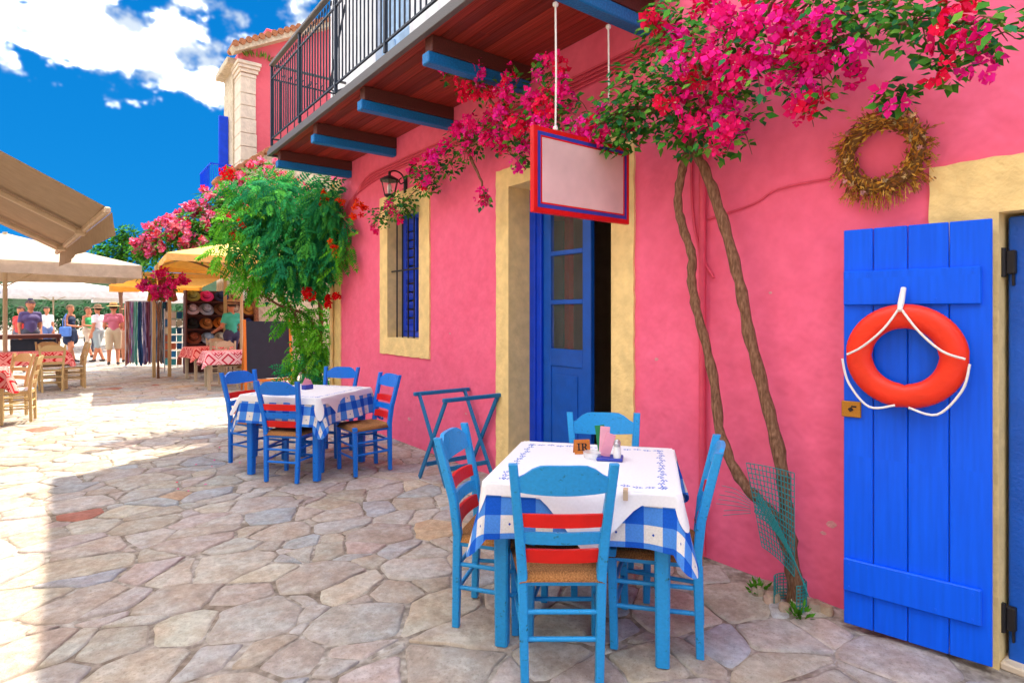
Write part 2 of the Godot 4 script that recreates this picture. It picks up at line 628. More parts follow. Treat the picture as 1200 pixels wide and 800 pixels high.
func make_ground() -> void:
	var g := MB.new()
	g.quad(Vector3(-400, 0, 60), Vector3(400, 0, 60), Vector3(400, 0, -600), Vector3(-400, 0, -600), Vector3.UP)
	var root := structure("ground", g, mats["ground"])
	rng.seed = 77
	var sx := 1.22
	var step := 0.195
	var cells := {}
	var seeds := []
	var x0 := -7.0
	var x1 := 3.7
	var z0 := -36.0
	var z1 := 0.2
	var nx := int((x1 - x0) / (step * sx))
	var nz := int((z1 - z0) / step)
	for i in nx:
		for j in nz:
			var p := Vector2(i + rv(0.02, 0.98), j + rv(0.02, 0.98)) * step
			if rng.randf() < 0.26:
				continue
			var key := Vector2i(i, j)
			cells[key] = [[p, rv(-0.026, 0.026)]]
			if rng.randf() < 0.30:
				cells[key].append([Vector2(i + rv(0.0, 1.0), j + rv(0.0, 1.0)) * step, rv(-0.032, -0.012)])
			for w in cells[key].size():
				seeds.append([key, w])
	var palette := [[lin(0.58, 0.54, 0.49), 30], [lin(0.60, 0.585, 0.575), 36], [lin(0.58, 0.52, 0.51), 16], [lin(0.50, 0.54, 0.60), 16], [lin(0.64, 0.61, 0.54), 14], [lin(0.62, 0.47, 0.34), 4], [lin(0.50, 0.21, 0.16), 1]]
	var total := 0
	for p in palette:
		total += p[1]
	var yaw := deg_to_rad(37.2)
	var made := []
	for sk in seeds:
		var key: Vector2i = sk[0]
		var me: Array = cells[key][sk[1]]
		var p: Vector2 = me[0]
		var poly := PackedVector2Array([p + Vector2(-1, -1), p + Vector2(1, -1), p + Vector2(1, 1), p + Vector2(-1, 1)])
		var gap := rv(0.003, 0.012)
		for di in range(-3, 4):
			for dj in range(-3, 4):
				for o in cells.get(key + Vector2i(di, dj), []):
					var q: Vector2 = o[0]
					var dd := q - p
					var l := dd.length()
					if l < 0.02:
						continue
					var t: float = 0.5 * l + (me[1] - o[1]) / (2.0 * l)
					poly = clip(poly, p + dd / l * (t - gap * rv(0.6, 1.5)), (dd / l).rotated(rv(-0.05, 0.05)))
		if poly.size() < 3:
			continue
		var area := 0.0
		var wp := PackedVector2Array()
		for i in poly.size():
			var a := poly[i]
			var b := poly[(i + 1) % poly.size()]
			area += a.x * b.y - b.x * a.y
			wp.append(Vector2(x0 + a.x * sx, z0 + a.y))
		if absf(area) < 0.006:
			continue
		var cw := Vector2(x0 + p.x * sx, z0 + p.y)
		if cw.x > WALL - 0.02 and cw.y > -8.7:
			continue
		if cw.y > -8.7:
			wp = clip(wp, Vector2(WALL - 0.01, 0), Vector2(1, 0))
			if wp.size() < 3:
				continue
		# depth and side from the camera, to know which stones show largest
		var dz := sin(yaw) * cw.x - cos(yaw) * cw.y
		var dx := cos(yaw) * cw.x + sin(yaw) * cw.y
		var seen := dz > 2.15 and absf(dx) < dz * 0.93 + 0.3
		made.append([wp, -absf(area) / (dz * dz * dz) if seen else 0.0, cw])
	made.sort_custom(func(a, b): return a[1] < b[1])
	var rest := MB.new()
	var count := 0
	for s in made:
		var per := 0.0
		var ar := 0.0
		for i in s[0].size():
			var a: Vector2 = s[0][i]
			var b: Vector2 = s[0][(i + 1) % s[0].size()]
			per += a.distance_to(b)
			ar += (a.x * b.y - b.x * a.y) * 0.5
		var k := rng.randi_range(0, total - 1 - (5 if absf(ar) / (per * per) < 0.05 else 0))
		var c := Color.WHITE
		for p in palette:
			k -= p[1]
			if k < 0:
				c = p[0]
				break
		c = jit(c, 0.10)
		var cw: Vector2 = s[2]
		if count < 300:
			var mb := MB.new()
			mb.xf.origin = Vector3(-cw.x, 0, -cw.y)
			stone(mb, s[0], c, rv(0.004, 0.013))
			fix_winding(mb)
			var o := obj("flagstone", mb, mats["flag"], root)
			o.position = Vector3(cw.x, 0, cw.y)
		else:
			stone(rest, s[0], c, rv(0.004, 0.012))
		count += 1
	fix_winding(rest)
	obj("far_flagstones", rest, mats["flag"], root, true)

# ------------------------------------------------------------------ walls
# a wall sheet across x (plane x = at) with rectangular holes [z0, z1, y0, y1]
func sheet(mb: MB, at: float, z0: float, z1: float, y0: float, y1: float, holes: Array, out: Vector3) -> void:
	var zs := [z0, z1]
	var ys := [y0, y1]
	for h in holes:
		zs.append_array([h[0], h[1]])
		ys.append_array([h[2], h[3]])
	zs.sort()
	ys.sort()
	for i in zs.size() - 1:
		for j in ys.size() - 1:
			if zs[i + 1] - zs[i] < 0.001 or ys[j + 1] - ys[j] < 0.001:
				continue
			var cz: float = (zs[i] + zs[i + 1]) / 2
			var cy: float = (ys[j] + ys[j + 1]) / 2
			var hole := cz < z0 or cz > z1 or cy < y0 or cy > y1
			for h in holes:
				if cz > h[0] and cz < h[1] and cy > h[2] and cy < h[3]:
					hole = true
			if not hole:
				mb.quad(Vector3(at, ys[j], zs[i]), Vector3(at, ys[j], zs[i + 1]), Vector3(at, ys[j + 1], zs[i + 1]), Vector3(at, ys[j + 1], zs[i]), out)

# painted render band round an opening: inner rectangle, outer rectangle, hand-cut outer edge
func surround(mb: MB, inn: Array, outr: Array, front: float, back: float, floor_open: bool) -> void:
	var st := 0.06
	var runs := []
	# [from, to, inner from, inner to] as (z, y)
	var A := Vector2(outr[0], outr[2])
	var B := Vector2(outr[0], outr[3])
	var C := Vector2(outr[1], outr[3])
	var D := Vector2(outr[1], outr[2])
	var a := Vector2(inn[0], inn[2])
	var b := Vector2(inn[0], inn[3])
	var c := Vector2(inn[1], inn[3])
	var d := Vector2(inn[1], inn[2])
	runs = [[A, B, a, b], [B, C, b, c], [C, D, c, d]]
	if not floor_open:
		runs.append([D, A, d, a])
	for r in runs:
		var L: float = r[0].distance_to(r[1])
		var m := int(ceil(L / st))
		var outw: Vector2 = (r[1] - r[0]).orthogonal().normalized()
		if outw.dot((r[0] + r[1]) * 0.5 - (A + C) * 0.5) < 0:
			outw = -outw
		var po: Vector2
		var pi: Vector2
		for i in m + 1:
			var t := float(i) / m
			var o: Vector2 = r[0].lerp(r[1], t)
			if i > 0 and i < m:
				o += outw * rv(-0.006, 0.006)
			var q: Vector2 = r[2].lerp(r[3], t)
			if i > 0:
				mb.quad(Vector3(front, po.y, po.x), Vector3(front, o.y, o.x), Vector3(front, q.y, q.x), Vector3(front, pi.y, pi.x), Vector3.LEFT)
				mb.quad(Vector3(front, po.y, po.x), Vector3(front, o.y, o.x), Vector3(back, o.y, o.x), Vector3(back, po.y, po.x), Vector3(0, outw.y, outw.x))
			po = o
			pi = q

func reveal(mb: MB, h: Array, front: float, back: float, sill: bool) -> void:
	mb.quad(Vector3(front, h[2], h[0]), Vector3(front, h[3], h[0]), Vector3(back, h[3], h[0]), Vector3(back, h[2], h[0]), Vector3(0, 0, 1))
	mb.quad(Vector3(front, h[2], h[1]), Vector3(front, h[3], h[1]), Vector3(back, h[3], h[1]), Vector3(back, h[2], h[1]), Vector3(0, 0, -1))
	mb.quad(Vector3(front, h[3], h[0]), Vector3(front, h[3], h[1]), Vector3(back, h[3], h[1]), Vector3(back, h[3], h[0]), Vector3(0, -1, 0))
	if sill:
		mb.quad(Vector3(front, h[2], h[0]), Vector3(front, h[2], h[1]), Vector3(back, h[2], h[1]), Vector3(back, h[2], h[0]), Vector3(0, 1, 0))

const WIN := [-6.65, -5.845, 1.22, 2.72]
const DOOR := [-4.18, -2.945, 0.0, 2.63]
const SIDE := [-0.735, 0.35, 0.0, 1.93]

func make_house() -> void:
	rng.seed = 5
	var house := thing("pink_house", "pink rendered two-storey taverna with yellow window and door surrounds and an iron balcony", "house", Vector3(3.15, 0, -2.8))
	var far := -8.62
	var near := 3.0
	var mb := MB.new()
	sheet(mb, WALL, far, near, -0.05, 3.62, [WIN, DOOR, SIDE], Vector3.LEFT)
	mb.quad(Vector3(WALL, -0.05, far), Vector3(8, -0.05, far), Vector3(8, 3.62, far), Vector3(WALL, 3.62, far), Vector3(0, 0, -1))
	mb.quad(Vector3(WALL, -0.05, near), Vector3(8, -0.05, near), Vector3(8, 3.62, near), Vector3(WALL, 3.62, near), Vector3(0, 0, 1))
	wpart("wall", mb, mats["pink plaster"], house)
	mb = MB.new()
	sheet(mb, WALL + 0.42, far + 0.2, near - 0.2, 0.0, 3.4, [WIN, DOOR, SIDE], Vector3.RIGHT)
	mb.quad(Vector3(3.5, 3.4, far + 0.2), Vector3(7.8, 3.4, far + 0.2), Vector3(7.8, 3.4, near - 0.2), Vector3(3.5, 3.4, near - 0.2), Vector3.DOWN)
	mb.quad(Vector3(7.8, 0, far + 0.2), Vector3(7.8, 3.4, far + 0.2), Vector3(7.8, 3.4, near - 0.2), Vector3(7.8, 0, near - 0.2), Vector3.LEFT)
	mb.quad(Vector3(3.5, 0, far + 0.2), Vector3(7.8, 0, far + 0.2), Vector3(7.8, 3.4, far + 0.2), Vector3(3.5, 3.4, far + 0.2), Vector3(0, 0, 1))
	mb.quad(Vector3(3.5, 0, near - 0.2), Vector3(7.8, 0, near - 0.2), Vector3(7.8, 3.4, near - 0.2), Vector3(3.5, 3.4, near - 0.2), Vector3(0, 0, -1))
	mb.quad(Vector3(3.5, 0, -1.8), Vector3(7.8, 0, -1.8), Vector3(7.8, 3.4, -1.8), Vector3(3.5, 3.4, -1.8), Vector3(0, 0, -1))
	mb.quad(Vector3(3.5, 0, -5.3), Vector3(7.8, 0, -5.3), Vector3(7.8, 3.4, -5.3), Vector3(3.5, 3.4, -5.3), Vector3(0, 0, 1))
	wpart("inner_wall", mb, mats["room plaster"], house)
	mb = MB.new()
	mb.span(Vector3(3.25, 0.012, -0.735), Vector3(7.8, 0.03, 2.8))
	mb.span(Vector3(3.17, 0.012, -5.29), Vector3(7.8, 0.03, -1.81))
	wpart("inner_floor", mb, mats["room plaster"], house)
	# upper storey and roof
	mb = MB.new()
	sheet(mb, WALL, far, near, 3.62, 7.0, [[-7.03, -6.1, 3.7, 5.9], [-4.4, -3.5, 3.7, 5.9]], Vector3.LEFT)
	mb.quad(Vector3(WALL, 3.62, far), Vector3(8, 3.62, far), Vector3(8, 7.0, far), Vector3(WALL, 7.0, far), Vector3(0, 0, -1))
	mb.quad(Vector3(WALL, 3.62, near), Vector3(8, 3.62, near), Vector3(8, 7.0, near), Vector3(WALL, 7.0, near), Vector3(0, 0, 1))
	mb.quad(Vector3(8, -0.05, far), Vector3(8, 7.0, far), Vector3(8, 7.0, near), Vector3(8, -0.05, near), Vector3.RIGHT)
	reveal(mb, [-7.03, -6.1, 3.7, 5.9], WALL, WALL + 0.14, true)
	reveal(mb, [-4.4, -3.5, 3.7, 5.9], WALL, WALL + 0.14, true)
	wpart("upper_wall", mb, mats["white plaster"], house)
	mb = MB.new()
	mb.span(Vector3(3.03, 7.002, far - 0.10), Vector3(8.1, 7.10, near + 0.1), 0.01)
	wpart("roof", mb, mats["roof tile"], house)
	for d in [[-7.03, -6.1], [-4.4, -3.5]]:
		var dn := Node3D.new()
		dn.name = "balcony_door"
		house.add_child(dn, true)
		var mid: float = (d[0] + d[1]) / 2
		for s in [[d[0], mid - 0.004], [mid + 0.004, d[1]]]:
			mb = MB.new()
			mb.span(Vector3(WALL + 0.085, 3.702, s[0]), Vector3(WALL + 0.125, 5.9, s[1]), 0.004)
			for k in 14:
				var y := 3.85 + k * 0.14
				mb.box(Vector3(WALL + 0.08, y, (s[0] + s[1]) / 2), Vector3(0.02, 0.10, s[1] - s[0] - 0.12), Basis(Vector3(0, 0, 1), 0.3), 0.003)
			wpart("shutter", mb, mats["sky blue shutter"], dn)
	# yellow corner strip
	mb = MB.new()
	var prev := 0.0
	for i in 60:
		var y := i * 3.5 / 60
		var zz := far + 0.42 + rv(-0.006, 0.006)
		if i > 0:
			mb.quad(Vector3(WALL - 0.014, y - 3.5 / 60, far - 0.012), Vector3(WALL - 0.014, y, far - 0.012), Vector3(WALL - 0.014, y, zz), Vector3(WALL - 0.014, y - 3.5 / 60, prev), Vector3.LEFT)
			mb.quad(Vector3(WALL - 0.014, y, zz), Vector3(WALL - 0.014, y - 3.5 / 60, prev), Vector3(WALL, y - 3.5 / 60, prev), Vector3(WALL, y, zz), Vector3(0, 0, 1))
		prev = zz
	mb.quad(Vector3(WALL - 0.014, 0, far - 0.012), Vector3(WALL - 0.014, 3.44, far - 0.012), Vector3(WALL + 0.4, 3.44, far - 0.012), Vector3(WALL + 0.4, 0, far - 0.012), Vector3(0, 0, -1))
	wpart("corner_strip", mb, mats["yellow plaster"], house)
	mb = MB.new()
	mb.tube([Vector3(WALL - 0.045, 0.02, far + 0.16), Vector3(WALL - 0.045, 3.4, far + 0.16)], 0.028, 8)
	wpart("drainpipe", mb, mats["yellow plaster"], house)

	# window
	var win := Node3D.new()
	win.name = "window"
	house.add_child(win, true)
	mb = MB.new()
	surround(mb, WIN, [-6.87, -5.61, 1.013, 2.94], WALL - 0.016, WALL + 0.002, false)
	wpart("surround", mb, mats["yellow plaster"], win)
	mb = MB.new()
	reveal(mb, WIN, WALL - 0.016, WALL + 0.42, true)
	wpart("reveal", mb, mats["ochre reveal"], win)
	mb = MB.new()
	for s in [[-6.65, -6.59], [-5.905, -5.845]]:
		mb.span(Vector3(WALL + 0.19, 1.225, s[0]), Vector3(WALL + 0.25, 2.715, s[1]), 0.004)
	mb.span(Vector3(WALL + 0.19, 1.225, -6.588), Vector3(WALL + 0.25, 1.29, -5.907), 0.004)
	mb.span(Vector3(WALL + 0.19, 2.655, -6.588), Vector3(WALL + 0.25, 2.715, -5.907), 0.004)
	wpart("frame", mb, mats["deep blue"], win)
	for s in [[-6.585, -6.27]]:
		mb = MB.new()
		var a := Vector3(WALL + 0.20, 0, s[0])
		mb.span(Vector3(WALL + 0.175, 1.295, s[0]), Vector3(WALL + 0.215, 2.65, s[0] + 0.06), 0.004)
		mb.span(Vector3(WALL + 0.175, 1.295, s[1] - 0.06), Vector3(WALL + 0.215, 2.65, s[1]), 0.004)
		for y in [1.33, 1.96, 2.615]:
			mb.span(Vector3(WALL + 0.177, y - 0.035, s[0] + 0.061), Vector3(WALL + 0.213, y + 0.035, s[1] - 0.061), 0.003)
		for k in 12:
			mb.box(Vector3(WALL + 0.197, 1.40 + k * 0.105 + 0.0, (s[0] + s[1]) / 2), Vector3(0.012, 0.085, s[1] - s[0] - 0.122), Basis(Vector3(0, 0, 1), 0.4), 0.002)
		wpart("shutter", mb, mats["deep blue"], win)
	# the other shutter stands open into the room
	mb = MB.new()
	mb.span(Vector3(WALL + 0.26, 1.29, -5.95), Vector3(WALL + 0.58, 2.65, -5.91), 0.004)
	for y in [1.42, 1.98, 2.5]:
		mb.span(Vector3(WALL + 0.20, y - 0.03, -6.0), Vector3(WALL + 0.27, y + 0.03, -5.952), 0.004)
	wpart("shutter", mb, mats["deep blue"], win)
	mb = MB.new()
	mb.quad(Vector3(WALL + 0.23, 1.292, -6.26), Vector3(WALL + 0.23, 2.652, -6.26), Vector3(WALL + 0.23, 2.652, -5.91), Vector3(WALL + 0.23, 1.292, -5.91), Vector3.LEFT)
	wpart("pane", mb, mats["clear glass"], win)
	for k in 5:
		mb = MB.new()
		var z := -6.65 + 0.805 * (k + 0.75) / 5.5
		mb.tube([Vector3(WALL + 0.06, 1.22, z), Vector3(WALL + 0.06, 2.72, z)], 0.009, 6)
		wpart("bar", mb, mats["black iron"], win)
	mb = MB.new()
	mb.tube([Vector3(WALL + 0.045, 2.02, -6.66), Vector3(WALL + 0.045, 2.02, -5.84)], 0.010, 6)
	wpart("bar", mb, mats["black iron"], win)

	# main doorway
	var dr := Node3D.new()
	dr.name = "doorway"
	house.add_child(dr, true)
	mb = MB.new()
	surround(mb, DOOR, [-4.37, -2.735, 0.0, 2.80], WALL - 0.018, WALL + 0.002, true)
	wpart("surround", mb, mats["yellow plaster"], dr)
	mb = MB.new()
	reveal(mb, DOOR, WALL - 0.018, WALL + 0.42, false)
	wpart("reveal", mb, mats["ochre reveal"], dr)
	mb = MB.new()
	mb.span(Vector3(WALL, 0.0, -4.18), Vector3(WALL + 0.42, 0.035, -2.945), 0.005)
	wpart("threshold", mb, mats["quoin stone"], dr)
	mb = MB.new()
	for s in [[-4.18, -4.10, 0.22, 0.34], [-4.098, -4.035, 0.235, 0.33], [-3.02, -2.945, 0.24, 0.34]]:
		mb.span(Vector3(WALL + s[2], 0.036, s[0]), Vector3(WALL + s[3], 2.63, s[1]), 0.006)
	mb.span(Vector3(WALL + 0.235, 2.54, -4.034), Vector3(WALL + 0.335, 2.63, -3.022), 0.006)
	wpart("frame", mb, mats["deep blue"], dr)
	# glazed leaf, shut
	leaf_door(dr, Vector3(WALL + 0.26, 0.04, -4.03), 0.60, 2.48, 0.0)
	# the other leaf stands open into the room
	leaf_door(dr, Vector3(WALL + 0.36, 0.04, -3.03), 0.50, 2.48, PI / 2 * 0.97)

	# side doorway
	var sd := Node3D.new()
	sd.name = "side_doorway"
	house.add_child(sd, true)
	mb = MB.new()
	surround(mb, SIDE, [-0.985, 0.6, 0.0, 2.166], WALL - 0.016, WALL + 0.002, true)
	wpart("surround", mb, mats["yellow plaster"], sd)
	mb = MB.new()
	reveal(mb, SIDE, WALL - 0.016, WALL + 0.42, false)
	wpart("reveal", mb, mats["ochre reveal"], sd)
	mb = MB.new()
	mb.span(Vector3(WALL + 0.06, 0.02, -0.72), Vector3(WALL + 0.16, 1.915, -0.64), 0.006)
	mb.span(Vector3(WALL + 0.075, 0.02, -0.638), Vector3(WALL + 0.145, 1.90, -0.605), 0.006)
	mb.span(Vector3(WALL + 0.062, 1.85, -0.603), Vector3(WALL + 0.158, 1.92, 0.34), 0.006)
	mb.span(Vector3(WALL + 0.06, 0.02, 0.27), Vector3(WALL + 0.16, 1.849, 0.345), 0.006)
	wpart("frame", mb, mats["leaf blue"], sd)
	mb = MB.new()
	mb.span(Vector3(WALL, 0.0, -0.735), Vector3(WALL + 0.44, 0.03, 0.35), 0.005)
	wpart("threshold", mb, mats["quoin stone"], sd)
	for y in [1.72, 0.21]:
		mb = MB.new()
		mb.span(Vector3(WALL + 0.030, y - 0.05, -0.722), Vector3(WALL + 0.062, y + 0.05, -0.690), 0.004)
		mb.tube([Vector3(WALL + 0.03, y - 0.062, -0.732), Vector3(WALL + 0.03, y + 0.062, -0.732)], 0.012, 8)
		mb.bar(Vector3(WALL + 0.05, y - 0.05, -0.70), Vector3(WALL + 0.052, y - 0.10, -0.70), 0.02, 0.008, Vector3.RIGHT, 0.003)
		wpart("hinge", mb, mats["black iron"], sd)
	plank_door(house)
	# pipes and wires on the wall
	mb = MB.new()
	mb.tube([Vector3(WALL - 0.035, 0.02, -2.17), Vector3(WALL - 0.035, 3.5, -2.17)], 0.022, 8)
	wpart("wall_pipe", mb, mats["pink pipe"], house)
	mb = MB.new()
	mb.tube(curve([Vector3(WALL - 0.02, 1.72, -2.10), Vector3(WALL - 0.02, 1.9, -2.2), Vector3(WALL - 0.02, 2.3, -2.26), Vector3(WALL - 0.02, 3.4, -2.25)]), 0.009, 6)
	wpart("wall_cable", mb, mats["pink pipe"], house)
	mb = MB.new()
	mb.tube(curve([Vector3(WALL - 0.012, 2.08, -2.15), Vector3(WALL - 0.012, 2.13, -1.85), Vector3(WALL - 0.012, 2.19, -1.70), Vector3(WALL - 0.012, 2.20, -1.40)]), 0.006, 6)
	wpart("wall_cable", mb, mats["pink pipe"], house)
	for k in 4:
		mb = MB.new()
		mb.tube(curve([Vector3(WALL - 0.02, 2.55 - k * 0.03, -8.15 + k * 0.04), Vector3(WALL - 0.02, 3.0 - k * 0.02, -7.95 + k * 0.04), Vector3(WALL - 0.02, 3.17 + k * 0.035, -7.3), Vector3(WALL - 0.02, 3.22 + k * 0.03, -6.4), Vector3(WALL - 0.02, 3.20 + k * 0.035, -5.0), Vector3(WALL - 0.02, 3.25 + k * 0.03, -2.4)]), 0.010, 6)
		wpart("wall_cable", mb, mats["pink pipe"], house)
	# paint flaked off the render in small scabs
	for p in [[-1.42, 0.42, 0.022], [-1.46, 0.36, 0.012], [-1.33, 0.62, 0.010], [-2.35, 0.30, 0.016], [-2.42, 0.22, 0.022], [-4.62, 0.34, 0.03], [-5.05, 0.24, 0.026], [-5.35, 0.42, 0.018], [-4.9, 0.52, 0.014], [-2.55, 1.2, 0.012], [-1.9, 0.5, 0.014], [-6.1, 0.3, 0.03], [-5.8, 0.55, 0.018], [-1.75, 1.62, 0.009], [-5.2, 1.3, 0.012]]:
		mb = MB.new()
		var c := Vector3(WALL - 0.0022, p[1], p[0])
		var prev_q := Vector3.ZERO
		var n := 9
		var ring := []
		for i in n:
			var a := TAU * i / n
			ring.append(c + Vector3(0, sin(a) * p[2] * rv(0.5, 1.2), cos(a) * p[2] * rv(0.7, 1.7)))
		for i in n:
			mb.tri(c, ring[i], ring[(i + 1) % n], Vector3.LEFT)
		wpart("bare_patch", mb, mats["bare render"], house)
	make_balcony(house)

func leaf_door(parent: Node3D, at: Vector3, w: float, h: float, turn: float) -> void:
	# local: z along the leaf, x thickness, hinge at the origin
	var lf := Node3D.new()
	lf.name = "door_leaf"
	parent.add_child(lf, true)
	lf.position = at - world_of(parent)
	lf.rotation.y = turn
	var mb := MB.new()
	var t := 0.045
	mb.span(Vector3(0, 0, 0), Vector3(t, h, 0.10), 0.005)
	mb.span(Vector3(0, 0, w - 0.10), Vector3(t, h, w), 0.005)
	for r in [[0.0, 0.22], [1.01, 1.16], [1.545, 1.585], [1.97, 2.01], [2.36, 2.48]]:
		mb.span(Vector3(0.001, r[0], 0.101), Vector3(t - 0.001, r[1], w - 0.101), 0.004)
	obj("frame", mb, mats["leaf blue"], lf)
	mb = MB.new()
	mb.span(Vector3(0.014, 0.221, 0.101), Vector3(0.030, 1.009, w - 0.101))
	mb.span(Vector3(0.005, 0.29, 0.165), Vector3(0.013, 0.94, w - 0.165), 0.007)
	obj("panel", mb, mats["leaf blue"], lf)
	for r in [[1.16, 1.545], [1.585, 1.97], [2.01, 2.36]]:
		mb = MB.new()
		mb.quad(Vector3(0.02, r[0] + 0.001, 0.101), Vector3(0.02, r[1] - 0.001, 0.101), Vector3(0.02, r[1] - 0.001, w - 0.101), Vector3(0.02, r[0] + 0.001, w - 0.101), Vector3.LEFT)
		obj("pane", mb, mats["clear glass"], lf)

func plank_door(house: Node3D) -> void:
	var d := Node3D.new()
	d.name = "plank_door"
	house.add_child(d, true)
	var hinge := Vector3(3.10, 0.03, -0.745)
	var free := Vector3(2.985, 0.03, -1.285)
	d.position = free - world_of(house)
	var ax := (hinge - free).normalized()
	var w := hinge.distance_to(free)
	# local x along the door from the free edge to the hinge, z out to the street
	d.rotation.y = atan2(-ax.z, ax.x)
	d.set_meta("label", "bright blue plank door folded back against the pink wall")
	var h := 1.868
	var cuts := [0.0, 0.222, 0.464, 0.734, 1.0]
	for i in 4:
		var mb := MB.new()
		mb.span(Vector3(w * cuts[i] + 0.0015, rv(0, 0.004), 0.0), Vector3(w * cuts[i + 1] - 0.0015, h, 0.032), 0.0035)
		obj("plank", mb, mats["door blue"], d)
	for y in [[1.512, 1.672], [0.165, 0.318]]:
		var mb := MB.new()
		mb.span(Vector3(0.004, y[0], 0.0325), Vector3(w * 0.935, y[1], 0.052), 0.006)
		for p in [[0.05, 0.85], [0.05, 0.15], [0.18, 0.85], [0.47, 0.86], [0.65, 0.16], [0.88, 0.85], [0.88, 0.15]]:
			mb.box(Vector3(w * p[0], lerpf(y[0], y[1], p[1]), 0.0525), Vector3(0.008, 0.008, 0.003), Basis.IDENTITY, 0.001)
		obj("batten", mb, mats["door blue"], d)
	var lk := MB.new()
	lk.span(Vector3(-0.006, 0.985, 0.0325), Vector3(0.075, 1.06, 0.046), 0.006)
	var lo := obj("lock_plate", lk, mats["brass"], d)
	lk = MB.new()
	lk.box(Vector3(0.033, 1.022, 0.048), Vector3(0.018, 0.018, 0.006), Basis(Vector3(0, 0, 1), 0.6), 0.005)
	lk.box(Vector3(0.046, 1.036, 0.047), Vector3(0.022, 0.008, 0.004), Basis.IDENTITY, 0.001)
	obj("keyhole", lk, mats["black iron"], lo)
	# the ring hangs on it, a thing of its own
	var t := d.rotation.y
	life_ring(free + ax * w * 0.455 + Vector3(0, 1.285, 0) + Vector3(sin(t), 0, cos(t)) * 0.092, t)

func life_ring(at: Vector3, turn: float) -> void:
	var r := thing("life_ring", "orange red life ring with white rope hung on the blue plank door", "life ring", at, turn)
	var mb := MB.new()
	var R := 0.176
	var q := 0.054
	var seg := 48
	var first := 0
	for i in seg + 1:
		var a := TAU * i / seg
		var e := Vector3(cos(a), sin(a), 0)
		var fl := 1.0
		for nb in [-0.05, PI + 0.05, -PI / 2]:                   # rope notches
			var dd := absf(wrapf(a - nb, -PI, PI))
			fl -= 0.10 * exp(-dd * dd * 220.0)
		for k in 21:
			var b := TAU * k / 20
			var nn := e * cos(b) + Vector3(0, 0, 1) * sin(b) * 0.62
			mb.vert(e * R + (e * cos(b) * q + Vector3(0, 0, sin(b) * q * 0.62)) * fl, e * cos(b) + Vector3(0, 0, sin(b) * 1.5))
	for i in seg:
		for k in 20:
			var a := i * 21 + k
			mb.ix.append_array(PackedInt32Array([a, a + 21, a + 1, a + 1, a + 21, a + 22]))
	fix_winding(mb)
	obj("ring", mb, mats["ring red"], r)
	var top := Vector3(-0.012, 0.215, 0.040)
	var le := Vector3(-0.215, 0.0, 0.045)
	var ri := Vector3(0.215, 0.0, 0.045)
	var bo := Vector3(0.0, -0.225, 0.042)
	for s in [[top, Vector3(-0.07, 0.12, 0.062), Vector3(-0.15, 0.04, 0.062), le], [top, Vector3(0.06, 0.11, 0.062), Vector3(0.14, 0.03, 0.062), ri], [le + Vector3(-0.02, -0.02, 0), Vector3(-0.21, -0.13, 0.04), Vector3(-0.13, -0.232, 0.035), bo + Vector3(-0.03, 0.01, 0)], [ri + Vector3(0.015, -0.02, 0), Vector3(0.205, -0.13, 0.04), Vector3(0.12, -0.24, 0.035), bo + Vector3(0.02, 0.005, 0)]]:
		mb = MB.new()
		mb.tube(curve(s, 6), 0.0052, 7)
		obj("rope", mb, mats["rope"], r)
	mb = MB.new()
	mb.tube([Vector3(-0.012, 0.20, 0.045), Vector3(-0.010, 0.235, 0.02), Vector3(-0.006, 0.30, -0.022)], [0.010, 0.013, 0.011], 8)
	obj("hanging_rope", mb, mats["rope"], r)

